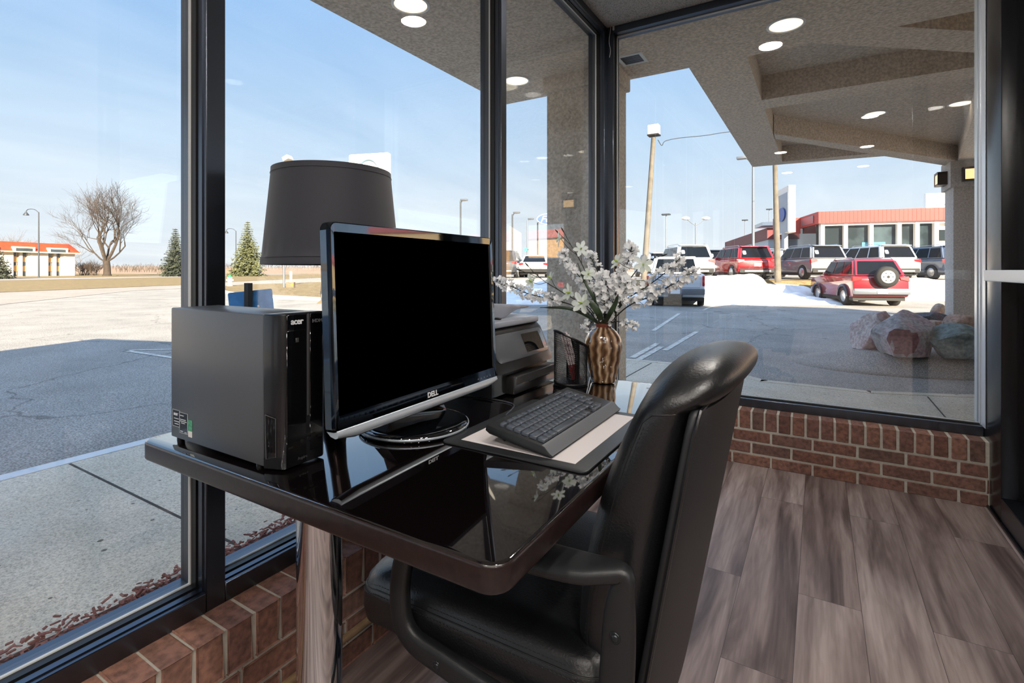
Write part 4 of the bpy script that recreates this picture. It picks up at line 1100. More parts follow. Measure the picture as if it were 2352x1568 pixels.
# ------------------------------------------------------------------ office chair
t = thing('office_chair', 'black leather office chair with padded arms pushed under the table', 'chair', (-0.5, 1.0, 0))
M['leather'] = mat('black_leather', S(19, 21, 24), 0.36, spec=0.65, bump=(230, 0.4, 0.0014), var=(6, S(14, 15, 17), 0.35, 0.7))
M['back_vinyl'] = mat('black_vinyl_back', S(34, 35, 38), 0.5, bump=(320, 0.2, 0.0008))
M['chair_plastic'] = mat('textured_black_plastic', S(27, 29, 31), 0.42, bump=(700, 0.35, 0.0006))
M['stitch'] = mat('black_thread', S(16, 17, 18), 0.5)
YC = 0.985
def skew(x, y): return x + 0.03 * (y - YC)
def lev(z, f, r, w, n=3.0, k=56):
    out = []
    for j in range(k):
        a = 2 * PI * j / k; c_, s_ = math.cos(a), math.sin(a)
        px_ = (abs(c_) ** (2 / n)) * (1 if c_ > 0 else -1); py_ = (abs(s_) ** (2 / n)) * (1 if s_ > 0 else -1)
        y = YC + w * py_; x = (f + r) / 2 + (r - f) / 2 * px_
        if px_ < 0: x += -0.012 * (1 - abs(py_)) * (-px_)
        out.append(Vector((skew(x, y), y, z)))
    return out
BL = [(0.335, -0.285, -0.25, 0.15), (0.345, -0.315, -0.245, 0.178), (0.37, -0.345, -0.24, 0.195), (0.42, -0.362, -0.234, 0.205), (0.50, -0.366, -0.221, 0.212), (0.58, -0.356, -0.207, 0.217), (0.66, -0.338, -0.193, 0.221), (0.74, -0.316, -0.178, 0.224), (0.81, -0.288, -0.165, 0.226), (0.855, -0.266, -0.157, 0.226), (0.885, -0.252, -0.150, 0.223),
      (0.893, -0.247, -0.142, 0.2205), (0.900, -0.2445, -0.126, 0.2205), (0.918, -0.235, -0.106, 0.214), (0.938, -0.219, -0.098, 0.196), (0.954, -0.199, -0.103, 0.168), (0.964, -0.18, -0.116, 0.13), (0.969, -0.16, -0.135, 0.08)]
b = MB(); b.rings([lev(z, f, r, w) for z, f, r, w in BL])
cush = b.build('backrest', M['leather'], t, angle=180)
sb = cush.modifiers.new('s', 'SUBSURF'); sb.levels = 1; sb.render_levels = 1
# seams: double stitched line up the near and far side and over the head roll
def interp(z):
    for (z0_, f0, r0, w0), (z1_, f1, r1, w1) in zip(BL, BL[1:]):
        if z0_ <= z <= z1_:
            q = (z - z0_) / (z1_ - z0_); return f0 + (f1 - f0) * q, r0 + (r1 - r0) * q, w0 + (w1 - w0) * q
    return BL[-1][1:]
def side_pt(z, frac, sgn, out=0.0):
    """point on the cushion surface; frac 0 = front, 1 = rear along the depth"""
    f, r, w = interp(z); px_ = -1 + 2 * frac
    c_ = abs(px_) ** 1.5; c_ = min(1, c_); a = math.acos(c_); py_ = math.sin(a) ** (2 / 3.0)
    y = YC + sgn * (w * py_ * 0.995 + out); x = (f + r) / 2 + (r - f) / 2 * px_
    return Vector((skew(x, y), y, z))
def dashes(b, path, r, dash=0.0045, gap=0.0035):
    acc = 0.0; on = True; cur = [path[0]]
    for p, q in zip(path, path[1:]):
        seg = (q - p).length; pos = 0
        while pos < seg:
            need = (dash if on else gap) - acc
            if seg - pos < need: acc += seg - pos; pos = seg; cur.append(q) if on else None
            else:
                pos += need; pt = p.lerp(q, pos / seg)
                if on:
                    cur.append(pt)
                    if (cur[-1] - cur[0]).length > 1e-4: b.tube([cur[0], cur[-1]], r, 4)
                cur = [pt]; on = not on; acc = 0
b = MB(); bs = MB()
for sgn in (-1, 1):
    p1 = [side_pt(z, 0.33, sgn, 0.0004) for z in [0.36 + 0.0125 * k for k in range(42)]]
    p1 += [side_pt(0.885 + 0.0015 * k, 0.33 + 0.09 * k, sgn, 0.0006) for k in range(1, 8)]
    bs.tube(p1, 0.0011, 5)
    for off in (-0.024, 0.024):
        p2 = [side_pt(z, 0.33 + off * 2, sgn, 0.0) for z in [0.36 + 0.0125 * k for k in range(42)]]
        if sgn < 0: dashes(b, p2, 0.00075)
b.build('stitching', M['stitch'], cush); bs.build('seam', M['stitch'], cush)
# rear shell panel
PZ = [(0.285, 0.12), (0.292, 0.15), (0.31, 0.172), (0.36, 0.19), (0.45, 0.2), (0.6, 0.207), (0.75, 0.212), (0.86, 0.213), (0.888, 0.208), (0.897, 0.2)]
def prx(z): return -0.1416 - 0.184 * (0.924 - z)
b = MB(); rs = []
for z, w in PZ:
    rr = []
    for j in range(28):
        a = 2 * PI * j / 28; c_, s_ = math.cos(a), math.sin(a)
        py_ = (abs(s_) ** 0.5) * (1 if s_ > 0 else -1); px_ = (abs(c_) ** 0.5) * (1 if c_ > 0 else -1)
        y = YC + w * py_; x = prx(z) - 0.004 + 0.013 * px_ + (0.012 * (1 - py_ * py_) if px_ > 0 else 0)
        rr.append((skew(x, y), y, z))
    rs.append(rr)
b.rings(rs); bp = b.build('back_panel', M['back_vinyl'], t, angle=60)
b = MB()
pp = [Vector((skew(prx(z) + 0.004, YC + s_ * (w + 0.0035)), YC + s_ * (w + 0.0035), z)) for s_, seq in ((-1, PZ[2:]), (1, list(reversed(PZ[2:])))) for z, w in seq]
b.tube(pp, 0.0032, 6); b.build('piping', M['leather'], bp)
# seat cushion
b = MB(); rs = []
for z, i, r_ in ((0.372, 0.05, 0.06), (0.376, 0.022, 0.075), (0.39, 0.006, 0.07), (0.415, 0.0, 0.075), (0.445, 0.001, 0.075), (0.458, 0.0035, 0.073), (0.461, 0.006, 0.072), (0.474, 0.009, 0.07), (0.487, 0.022, 0.065), (0.4935, 0.05, 0.07), (0.497, 0.1, 0.05), (0.499, 0.16, 0.03)):
    rs.append([(x, y, z - 0.025 * max(0, (-0.74 - x)) / 0.11) for x, y in rrect(-0.85 + i, -0.262 - i, 0.738 + i, 1.245 - i, r_, 8)])
b.rings(rs); seat = b.build('seat', M['leather'], t, angle=180)
sm = MB(); st = MB()
lp = [Vector((x, y, 0.4605 - 0.025 * max(0, (-0.74 - x)) / 0.11)) for x, y in rrect(-0.85 + 0.0045, -0.262 - 0.0045, 0.738 + 0.0045, 1.245 - 0.0045, 0.073, 10)]
sm.tube(lp + [lp[0]], 0.0012, 5, cap=False)
for dz, ins in ((0.0075, 0.0075), (-0.0075, 0.0015)):
    q = [Vector((x, y, 0.4605 + dz - 0.025 * max(0, (-0.74 - x)) / 0.11)) for x, y in rrect(-0.85 + ins, -0.262 - ins, 0.738 + ins, 1.245 - ins, 0.073, 10)]
    dashes(st, q + [q[0]], 0.0008)
sm.build('seam', M['stitch'], seat); st.build('stitching', M['stitch'], seat)
# armrests: closed plastic loops
AP = [(-0.240, 0.662, .014, .013), (-0.268, 0.660, .024, .014), (-0.31, 0.652, .034, .015), (-0.40, 0.646, .039, .015), (-0.52, 0.643, .036, .015), (-0.60, 0.632, .03, .016), (-0.648, 0.602, .022, .018), (-0.674, 0.55, .015, .02), (-0.682, 0.49, .014, .021), (-0.674, 0.44, .014, .022), (-0.642, 0.413, .014, .023), (-0.575, 0.402, .014, .024), (-0.49, 0.39, .014, .024), (-0.40, 0.383, .014, .024), (-0.325, 0.386, .014, .024), (-0.275, 0.41, .014, .025), (-0.258, 0.46, .014, .026), (-0.252, 0.53, .014, .026), (-0.249, 0.595, .0135, .024), (-0.2455, 0.635, .0135, .019)]
M['bolt'] = mat('blackened_steel', S(58, 62, 66), 0.3, 0.8)
def armrest(y0, sgn):
    n = len(AP); rs = []
    pts = [Vector((x, y0, z)) for x, z, _, _ in AP]
    dense = []; 
    for i in range(n):
        for k in range(4):
            q = k / 4; a_, b_, c_, d_ = AP[i - 1], AP[i], AP[(i + 1) % n], AP[(i + 2) % n]
            f = lambda m_: 0.5 * (2 * b_[m_] + (c_[m_] - a_[m_]) * q + (2 * a_[m_] - 5 * b_[m_] + 4 * c_[m_] - d_[m_]) * q * q + (3 * b_[m_] - a_[m_] - 3 * c_[m_] + d_[m_]) * q ** 3)
            dense.append((f(0), f(1), f(2), f(3)))
    m_ = len(dense)
    for i, (x, z, hy, hp) in enumerate(dense):
        p0, p1 = dense[i - 1], dense[(i + 1) % m_]; tx, tz = p1[0] - p0[0], p1[1] - p0[1]; l_ = math.hypot(tx, tz); nx, nz = -tz / l_, tx / l_
        ring = []
        for j in range(16):
            a = 2 * PI * j / 16; c_, s_ = math.cos(a), math.sin(a)
            py_ = (abs(c_) ** 0.72) * (1 if c_ > 0 else -1); pn_ = (abs(s_) ** 0.72) * (1 if s_ > 0 else -1)
            ring.append((x + nx * hp * pn_, y0 + hy * py_, z + nz * hp * pn_))
        rs.append(ring)
    rs.append(rs[0])
    b = MB(); b.rings(rs, cap=False)
    bmesh.ops.remove_doubles(b.bm, verts=b.bm.verts[:], dist=1e-6)
    a_ = b.build('armrest', M['chair_plastic'], t, angle=60)
    for x, z in ((-0.582, 0.402), (-0.45, 0.387), (-0.2515, 0.575), (-0.258, 0.475)):
        b = MB()
        b.disc_tube((x, y0 + sgn * 0.0135, z), (0, 1, 0), 0.0085, 0.003, 20, 0.0008)
        b.ball((x, y0 + sgn * 0.015, z), (0.0058, 0.0025, 0.0058), 12, 8)
        b.build('bolt', M['bolt'], a_)
armrest(0.716, -1); armrest(1.27, 1)
b = MB(); b.box(-0.66, -0.36, 0.82, 1.17, 0.345, 0.374, 0.01, 2); b.box(-0.40, -0.27, 0.93, 1.05, 0.30, 0.345, 0.01, 2); b.build('seat_plate', M['chair_plastic'], t)
b = MB(); b.lathe([(0.028, 0.10), (0.028, 0.22), (0.02, 0.225), (0.02, 0.35)], (-0.5, 1.0, 0), 24); b.build('gas_column', M['black'], t)
for k in range(5):
    a = R(72 * k + 10); d = Vector((math.cos(a), math.sin(a), 0)); c0_ = Vector((-0.5, 1.0, 0))
    b = MB(); b.tube([c0_ + Vector((0, 0, 0.125)), c0_ + d * 0.08 + Vector((0, 0, 0.12)), c0_ + d * 0.26 + Vector((0, 0, 0.085)), c0_ + d * 0.30 + Vector((0, 0, 0.075))], [0.034, 0.028, 0.02, 0.014], 8)
    lg = b.build('leg', M['chair_plastic'], t)
    s_ = Vector((-d.y, d.x, 0)); cc = c0_ + d * 0.295 + Vector((0, 0, 0.027))
    b = MB(); b.disc_tube(cc + s_ * 0.014, s_, 0.027, 0.016, 20, 0.004); b.disc_tube(cc - s_ * 0.014, s_, 0.027, 0.016, 20, 0.004); b.box(cc.x - 0.006, cc.x + 0.006, cc.y - 0.006, cc.y + 0.006, 0.03, 0.072)
    b.build('caster', M['black'], lg)

# ------------------------------------------------------------------ lights in and around the room
M['lens'] = mat('warm_lamp_lens', S(255, 236, 205), 0.4, emit=(1.0, 0.93, 0.86, 1), estr=420.0)
M['lens_out'] = mat('warm_soffit_lens', S(255, 236, 205), 0.4, emit=(1.0, 0.84, 0.62, 1), estr=1.7)
M['trimring'] = mat('white_trim_ring', S(232, 230, 226), 0.3)
def downlight(label, x, y, z, rad, lens, group):
    t = thing('recessed_downlight', label, 'ceiling light', (x, y, z), group=group)
    b = MB(); b.lathe([(rad + 0.018, 0.0), (rad + 0.018, -0.004), (rad + 0.012, -0.007), (rad + 0.002, -0.006), (rad, -0.001)], (x, y, z), 40); b.build('trim_ring', M['trimring'], t)
    b = MB(); b.lathe([(0.0, -0.003), (rad * 0.6, -0.0025), (rad, -0.0015), (rad, 0.0)], (x, y, z), 32); b.build('lens', lens, t)
for k, (x, y) in enumerate([(-0.30, 2.52), (0.47, 0.08), (1.2, 0.05), (-0.45, -1.3), (0.55, -1.5), (1.8, -1.4), (2.9, -0.4), (3.0, -2.4), (0.6, -3.0), (-0.45, -3.0), (1.9, -3.1)]):  # rear lobby lamps are unseen, added to brighten the room
    lab = 'recessed lobby ceiling light over the table corner' if k == 0 else 'unseen recessed ceiling light of the lobby behind the camera'
    downlight(lab, x, y, Z1, 0.075, M['lens'], 'lobby ceiling lights')
downlight('soffit light with pale ring above the monitor side of the sidewalk, outside the left window', -2.16, 2.36, SZ, 0.1, M['lens_out'], 'soffit lights outside')
downlight('soffit light next to the stucco column outside the left window', -2.24, 3.78, SZ, 0.1, M['lens_out'], 'soffit lights outside')
downlight('soffit light with pale ring outside the far window, over the chair', -0.187, 3.855, SZ, 0.1, M['lens_out'], 'soffit lights outside')
downlight('canopy light in the recess between the beams, the nearer to the right column', 1.37, 7.5, 2.985, 0.1, M['lens_out'], 'canopy lights')
downlight('canopy light in the recess between the beams, the farther from the right column', 0.58, 7.45, 2.985, 0.1, M['lens_out'], 'canopy lights')
v0 = on_z(1452, 135, SZ)
t = thing('soffit_vent', 'small white square vent set in the soffit above the far window', 'vent', (v0.x, v0.y, SZ))
b = MB()
for q in ((-.1, .1, -.1, -.075), (-.1, .1, .075, .1), (-.1, -.075, -.075, .075), (.075, .1, -.075, .075)): b.box(v0.x + q[0], v0.x + q[1], v0.y + q[2], v0.y + q[3], SZ - 0.008, SZ + 0.002)
b.build('frame', M['white'], t)
b = MB()
for k in range(6): b.box(v0.x - .075, v0.x + .075, v0.y - .07 + k * .026, v0.y - .055 + k * .026, SZ - 0.005, SZ + 0.001)
b.build('slats', M['strip'], t)
# bit of wire left hanging on the corner post
t = thing('hanging_wire', 'thin pale wire dangling from the top of the dark corner post', 'wire', (-1.19, 3.255, 2.6))
wx = YBI - 0.004
b = MB(); b.tube(curve_pts([on_y(1405, 50, wx), on_y(1402, 70, wx), on_y(1399, 95, wx), on_y(1402, 115, wx), on_y(1400, 132, wx)], 6), 0.0022, 6); b.build('wire', M['sealant'], t)
p = on_y(1409, 64, wx); b = MB(); b.box(p.x - .006, p.x + .006, wx - .004, wx + .006, p.z - .016, p.z + .016, .002, 1); b.build('clip', M['white'], t)
# lanterns on the right stucco column
M['amber'] = mat('amber_lantern_glass', S(255, 205, 130), 0.3, emit=(1.0, 0.62, 0.28, 1), estr=1.6)
M['lantern'] = mat('lantern_case', S(52, 44, 40), 0.4, 0.4)
def lantern(label, c, d):
    t = thing('wall_lantern', label, 'wall light', c, group='lanterns on the right column')
    d = Vector(d); s_ = Vector((-d.y, d.x, 0)); mt = Matrix((s_, d, Vector((0, 0, 1)))).transposed().to_4x4(); mt.translation = Vector(c)
    b = MB(); b.box(-0.14, 0.14, 0, 0.16, 0.07, 0.10, 0.004, 1, mt); b.box(-0.14, 0.14, 0, 0.16, -0.10, -0.08, 0.004, 1, mt); b.box(-0.14, -0.12, 0, 0.16, -0.08, 0.07, 0, 1, mt); b.box(0.12, 0.14, 0, 0.16, -0.08, 0.07, 0, 1, mt); b.box(-0.14, 0.14, 0, 0.02, -0.1, 0.1, 0, 1, mt)
    b.build('case', M['lantern'], t)
    b = MB(); b.box(-0.12, 0.12, 0.02, 0.15, -0.08, 0.07, 0, 1, mt); b.build('lens', M['amber'], t)
lantern('amber lantern on the side of the right stucco column facing the pickup', (1.74, 10.28, 2.53), (-1, 0, 0))
lantern('amber lantern on the face of the right stucco column facing the window', (1.97, 10.0, 2.53), (0, -1, 0))
# ================================================================== OUTSIDE
LV = Vector((CY, SY, 0)); WV = Vector((-SY, CY, 0))          # axes of the car row across the street
def lw(l, w, z=0.0): return LV * l + WV * w + Vector((0, 0, z))
def sstep(a, b_, x):
    t_ = max(0.0, min(1.0, (x - a) / (b_ - a))); return t_ * t_ * (3 - 2 * t_)
PLZ = 0.65
def bank_z(l, w):
    ft = 20.2 + 2.6 * sstep(10.4, 12.0, l)
    return GZ - 0.04 + (PLZ - GZ + 0.04) * sstep(ft, max(24.0, ft + 1.6), w)
b = MB(); nl, nw = 60, 30
ls = [-8 + 60 * i / nl for i in range(nl + 1)]; ws = [19.8 + 5.0 * j / nw for j in range(nw + 1)]
gv = [[b.bm.verts.new(lw(l, w, bank_z(l, w) + 0.03 * noise.noise(Vector((l, w, 0))))) for l in ls] for w in ws]
for j in range(nw):
    for i in range(nl): b.bm.faces.new([gv[j][i], gv[j][i + 1], gv[j + 1][i + 1], gv[j + 1][i]])
struct(b.build('embankment', M['grass'], angle=180))
zone('dealer_lot', [lw(-8, 24.6)[:2], lw(52, 24.6)[:2], lw(90, 140)[:2], lw(-8, 140)[:2]], PLZ + 0.01, M['roadway'])
def snow(label, l0, l1, w0, w1, th, seed, n=44):
    b = MB(); r2 = Vector((seed * 3.1, seed * 1.7, 0)); g_ = []
    for j in range(n + 1):
        row = []
        for i in range(n + 1):
            l = l0 + (l1 - l0) * i / n; w = w0 + (w1 - w0) * j / n
            q = lw(l, w)
            e_ = min(i, n - i) / (n * 0.22); f_ = min(j + 0.6, n - j) / (n * 0.14)
            m_ = min(1, e_ + 0.35 * noise.noise(q * 0.9 + r2)) * min(1, f_)
            h = th * max(-0.15, m_) * (0.75 + 0.5 * noise.noise(q * 0.7 + r2) + 0.25 * noise.noise(q * 2.3 + r2))
            q.z = bank_z(l, w) + h - 0.02; row.append(b.bm.verts.new(q))
        g_.append(row)
    for j in range(n):
        for i in range(n): b.bm.faces.new([g_[j][i], g_[j][i + 1], g_[j + 1][i + 1], g_[j + 1][i]])
    return tag(b.build('snow_bank', M['snow'], angle=180), label, 'snow bank', 'snow banks along the street')
snow('long heap of old snow between the white pickup and the red off-roader', 6.6, 14.2, 19.8, 24.0, 0.40, 1)
snow('snow along the kerb behind the long white flower branch, left of the stucco column', -6.0, 4.4, 19.95, 24.0, 0.22, 2)
snow('low snow ridge right of the red off-roader', 15.6, 21.0, 22.5, 24.4, 0.22, 3)
snow('snow under the white pickup and behind it', 4.45, 6.5, 20.3, 22.2, 0.14, 4)

# ------------------------------------------------------------------ vehicles
M['tyre'] = mat('tyre_rubber', S(32, 32, 33), 0.8)
M['hub'] = mat('alloy_wheel', S(190, 192, 194), 0.3, 0.8)
M['carglass'] = mat('dark_car_glass', S(16, 20, 26), 0.05, spec=0.2)
M['taillight'] = mat('red_tail_lamp', S(190, 26, 28), 0.15, coat=1.0)
M['plate'] = mat('licence_plate', S(220, 226, 232), 0.4)
M['under'] = mat('dark_underbody', S(28, 28, 29), 0.7)
M['bumper_grey'] = mat('grey_bumper', S(120, 126, 134), 0.35, 0.5)
M['bumper_chrome'] = mat('chrome_bumper', S(200, 206, 212), 0.15, 1.0)
def paint(n, c): return mat(n, c, 0.25, coat=1.0)
M['p_red'] = paint('red_car_paint', S(158, 12, 22)); M['p_white'] = paint('white_car_paint', S(232, 232, 230)); M['p_grey'] = paint('grey_car_paint', S(120, 124, 130))
M['p_dark'] = paint('dark_blue_car_paint', S(36, 44, 58)); M['p_blue'] = paint('slate_car_paint', S(84, 96, 116)); M['p_maroon'] = paint('dark_red_car_paint', S(122, 20, 34))
M['p_silver'] = paint('silver_white_paint', S(214, 218, 224))
def car(label, loc, rz, pm, L_=4.6, W=1.84, H=1.68, belt=1.02, rear=0.36, style='suv', cat='car', spare=False, fender=None, bumper=None, rails=True, sticker=True, group=None):
    name = {'suv': 'suv_car', 'pickup': 'pickup_truck', 'sedan': 'sedan_car'}[style]
    t = thing(name, label, cat, (0, 0, 0), 0, group)
    hw = W / 2; wr = 0.36 if style != 'sedan' else 0.33
    y1, y2 = 0.85, L_ - 0.9
    low = 0.34
    def arch(yc): return [(yc + (wr + 0.07) * math.cos(PI - PI * k / 8), low + (wr + 0.03) * math.sin(PI * k / 8)) for k in range(9)]
    if style == 'sedan': hood = [(L_ - 1.25, belt - 0.02), (L_ - 0.1, belt - 0.22)]
    else: hood = [(L_ - 1.25, belt + 0.02), (L_ - 0.12, belt - 0.14)]
    prof = [(0.0, low + 0.06), (-0.02, low + 0.3), (0.0, belt - 0.12), (0.06, belt)] + hood + [(L_, belt - 0.4), (L_ - 0.04, low)]
    bottom = list(reversed([(y, z) for y, z in ([(0.12, low)] + arch(y1) + arch(y2) + [(L_ - 0.3, low)])]))
    prof = prof + bottom
    b = MB(); b.prism([(-hw, y, z) for y, z in prof], (W, 0, 0), 0.05, 2)
    body = b.build('body', pm, t, angle=40)
    b = MB(); b.box(-hw + 0.06, hw - 0.06, 0.15, L_ - 0.2, 0.22, 0.55); b.build('underbody', M['under'], t, smooth=False)
    # cabin frustum
    if style == 'pickup': ya, yb, yc, yd = 1.95, L_ - 1.35, 2.06, L_ - 1.95
    elif style == 'sedan': ya, yb, yc, yd = 0.55, L_ - 1.2, 1.25, L_ - 1.95
    else: ya, yb, yc, yd = 0.05, L_ - 1.2, rear, L_ - 1.85
    bt = [Vector((-hw + 0.04, ya, belt - 0.02)), Vector((hw - 0.04, ya, belt - 0.02)), Vector((hw - 0.04, yb, belt - 0.02)), Vector((-hw + 0.04, yb, belt - 0.02))]
    tp = [Vector((-hw + 0.2, yc, H)), Vector((hw - 0.2, yc, H)), Vector((hw - 0.2, yd, H)), Vector((-hw + 0.2, yd, H))]
    b = MB(); b.rings([bt, tp])
    es = [e for e in b.bm.edges]; bmesh.ops.bevel(b.bm, geom=es, offset=0.07, segments=3, affect='EDGES', clamp_overlap=True)
    b.build('cabin', pm, body, angle=50)
    def pane(i, j, u0, u1, v0, v1, nm='window'):
        A, B, C, D = bt[i], bt[j], tp[j], tp[i]
        def bl(u, v): return A.lerp(B, u).lerp(D.lerp(C, u), v)
        n_ = (B - A).cross(D - A).normalized()
        b = MB(); b.prism([bl(u, v) + n_ * 0.004 for u, v in ((u0, v0), (u1, v0), (u1 - (u1 - u0) * 0.02, v1), (u0 + (u1 - u0) * 0.02, v1))], n_ * 0.01)
        return b.build(nm, M['carglass'], t, smooth=False)
    pane(0, 1, 0.08, 0.92, 0.12, 0.86, 'rear_window')
    pane(2, 3, 0.08, 0.92, 0.12, 0.9, 'windscreen')
    if style == 'pickup': spans = ((0.08, 0.5), (0.54, 0.9))
    else: spans = ((0.06, 0.3), (0.33, 0.6), (0.63, 0.93))
    for u0, u1 in spans:
        pane(3, 0, 1 - u1, 1 - u0, 0.14, 0.85); pane(1, 2, u0, u1, 0.14, 0.85)
    for sx in (-1, 1):
        for yy in (y1, y2):
            b = MB(); b.disc_tube((sx * (hw - 0.12), yy, wr), (1, 0, 0), wr, 0.24, 24, 0.03); wh = b.build('wheel', M['tyre'], t, angle=50)
            b = MB(); b.disc_tube((sx * (hw + 0.0), yy, wr), (1, 0, 0), wr * 0.62, 0.03, 20, 0.01); b.build('hub', M['hub'], wh, angle=50)
            if fender:
                b = MB(); b.tube([(sx * (hw + 0.03), yy + (wr + 0.09) * math.cos(PI * k / 10), wr + (wr + 0.07) * math.sin(PI * k / 10)) for k in range(11)], 0.055, 6); b.build('fender_flare', fender, t)
        tz = belt - 0.1
        b = MB()
        if style == 'pickup': b.box(sx * hw - 0.06 - 0.09 * (sx > 0) + 0.06, sx * hw + 0.06 + 0.09 * (sx < 0) - 0.06, -0.035, 0.1, belt - 0.45, belt - 0.06, 0.02, 1)
        else: b.prism([(sx * (hw + 0.006), -0.032, tz - 0.1), (sx * (hw - 0.30), -0.032, tz - 0.03), (sx * (hw - 0.30), -0.02, tz + 0.07), (sx * (hw + 0.006), -0.0, tz + 0.09)], (0, 0.16, 0), 0.012, 1)
        b.build('tail_light', M['taillight'], t)
        if style != 'pickup':
            b = MB(); b.box(sx * (hw - 0.05) - 0.09 + sx * 0.1, sx * (hw - 0.05) + 0.09 + sx * 0.1, L_ - 2.0, L_ - 1.85, belt - 0.02, belt + 0.12, 0.03, 2); b.build('mirror', pm, t)
    bm_ = bumper or M['under']
    b = MB()
    if bumper: b.box(-hw + 0.0, hw - 0.0, -0.13, 0.05, 0.46, 0.68, 0.03, 2)
    else: b.box(-hw + 0.05, hw - 0.05, -0.035, 0.05, low + 0.0, low + 0.22, 0.02, 1)
    b.build('rear_bumper', bm_, t)
    if not bumper and style == 'suv':
        b = MB(); b.box(-hw + 0.3, hw - 0.3, -0.045, 0.02, low + 0.05, low + 0.13, 0.01, 1); b.build('skid_plate', M['hub'], t)
    b = MB(); pz = 0.57 if bumper else belt - 0.28
    b.box(-0.17, 0.17, -0.15 if bumper else -0.035, 0.0, pz - 0.08, pz + 0.08, 0.004, 1); b.build('license_plate', M['plate'], t)
    if style == 'suv' and not spare:
        b = MB(); b.box(-0.42, 0.42, -0.03, 0.02, belt - 0.17, belt - 0.13, 0.01, 1); b.build('hatch_trim', M['hub'], t)
        b = MB(); b.prism([(-hw + 0.27, rear - 0.16, H - 0.04), (hw - 0.27, rear - 0.16, H - 0.04), (hw - 0.25, rear + 0.1, H + 0.005), (-hw + 0.25, rear + 0.1, H + 0.005)], (0, 0, 0.025), 0.008, 1); b.build('spoiler', pm, t)
    if style == 'suv' and rails:
        b = MB()
        for sx in (-1, 1): b.tube([(sx * (hw - 0.26), yc + 0.15, H - 0.005), (sx * (hw - 0.26), yc + 0.3, H + 0.055), (sx * (hw - 0.26), yd - 0.3, H + 0.055), (sx * (hw - 0.26), yd - 0.1, H - 0.005)], 0.017, 6)
        b.build('roof_rails', M['hub'], t)
    if sticker:
        A, B, C, D = bt[0], bt[1], tp[1], tp[0]
        n_ = (B - A).cross(D - A).normalized(); c_ = A.lerp(B, 0.16).lerp(D.lerp(C, 0.16), 0.5) + n_ * 0.012
        q = n_.to_track_quat('Z', 'Y').to_matrix().to_4x4(); q.translation = c_
        b = MB(); b.prism([q @ Vector((x, y, 0)) for x, y in rrect(-0.08, 0.08, -0.1, 0.1, 0.04, 3)], n_ * 0.004); b.build('price_sticker', M['plate'], t)
    if spare:
        b = MB(); b.disc_tube((0.12, -0.16, belt - 0.02), (0, 1, 0), 0.39, 0.24, 32, 0.06); sp = b.build('spare_tyre', M['tyre'], t, angle=50)
        b = MB(); b.disc_tube((0.12, -0.27, belt - 0.02), (0, 1, 0), 0.235, 0.05, 28, 0.015)
        sp2 = b.build('spare_rim', M['rim_white'], sp, angle=50)
        b = MB()
        for k in range(6): b.disc_tube((0.12 + 0.15 * math.cos(k * PI / 3), -0.298, belt - 0.02 + 0.15 * math.sin(k * PI / 3)), (0, 1, 0), 0.022, 0.01, 10)
        b.disc_tube((0.12, -0.298, belt - 0.02), (0, 1, 0), 0.05, 0.012, 14); b.build('rim_holes', M['under'], sp2)
    if style == 'pickup':
        b = MB(); b.box(-hw + 0.16, hw - 0.16, -0.03, 0.0, belt - 0.5, belt - 0.05, 0.012, 1); b.build('tailgate', pm, t)
        b = MB(); b.box(-hw + 0.12, hw - 0.12, 0.06, 1.88, belt - 0.012, belt + 0.004); b.build('bed', M['under'], t, smooth=False)
        b = MB(); b.box(-0.25, 0.25, -0.09, 0.02, 0.36, 0.48, 0.01, 1); b.build('tow_hitch', M['under'], t)
    place(t, loc, rz)
    return t
M['rim_white'] = mat('white_steel_rim', S(226, 224, 218), 0.4)
def g(u, d, z): return ground(u, d, z)
car('white pickup truck with grey bumper seen from behind through the far window', g(1551, 19.0, GZ), R(13), M['p_silver'], L_=5.6, W=2.08, H=1.93, belt=1.22, style='pickup', cat='truck', bumper=M['bumper_grey'], sticker=False)
car('dark red off-roader with a spare wheel on its tailgate, nearest of the parked vehicles', g(2023, 18.9, GZ), R(19), M['p_maroon'], L_=4.4, W=1.86, H=1.80, belt=1.14, rear=0.5, spare=True, fender=M['p_dark'], bumper=M['bumper_grey'], sticker=False)
ROW = 'cars parked for sale across the street'
RZ = R(29)
def row(label, u, d, pm, **k): car(label, g(u, d, PLZ), RZ, pm, group=ROW, **k)
row('bright red suv behind the snow heap, left of the near wooden pole', 1740, 24.3, M['p_red'], H=1.63)
row('dark suv half hidden by the left side of the bright red suv', 1660, 29.4, M['p_dark'], H=1.66)
row('white suv with roof rails parked just beyond the white pickup', 1598, 24.4, M['p_white'], H=1.70)
row('tall white van like suv showing its roof behind the bright red suv', 1784, 34.8, M['p_white'], H=1.95, belt=1.2)
row('white suv right of the near wooden pole, mostly hidden by the grey suv', 1829, 29.3, M['p_white'], H=1.70)
row('grey suv between the wooden pole and the white suv above the off-roader', 1908, 24.3, M['p_grey'], H=1.68)
row('dark suv peeping out behind the roof of the grey suv', 1965, 29.0, M['p_dark'], H=1.72)
row('white suv directly behind the dark red off-roader', 2070, 24.3, M['p_white'], H=1.70)
row('white suv in the second row, right of the white one behind the off-roader', 2128, 29.5, M['p_white'], H=1.66)
row('slate blue suv cut off by the right stucco column', 2215, 24.3, M['p_blue'], H=1.66)
car('pale parked car in line with the left end of the pickup roof', g(1520, 33, PLZ), RZ, M['p_silver'], group=ROW, H=1.62)
car('white sedan seen past the stucco column, above the flower branch', g(1225, 31.5, PLZ), R(24), M['p_white'], style='sedan', H=1.45, belt=0.95, group=ROW, sticker=False)
car('dark suv beside the white sedan, next to the window mullion', g(1151, 30.0, PLZ), R(24), M['p_dark'], H=1.66, group=ROW, sticker=False)
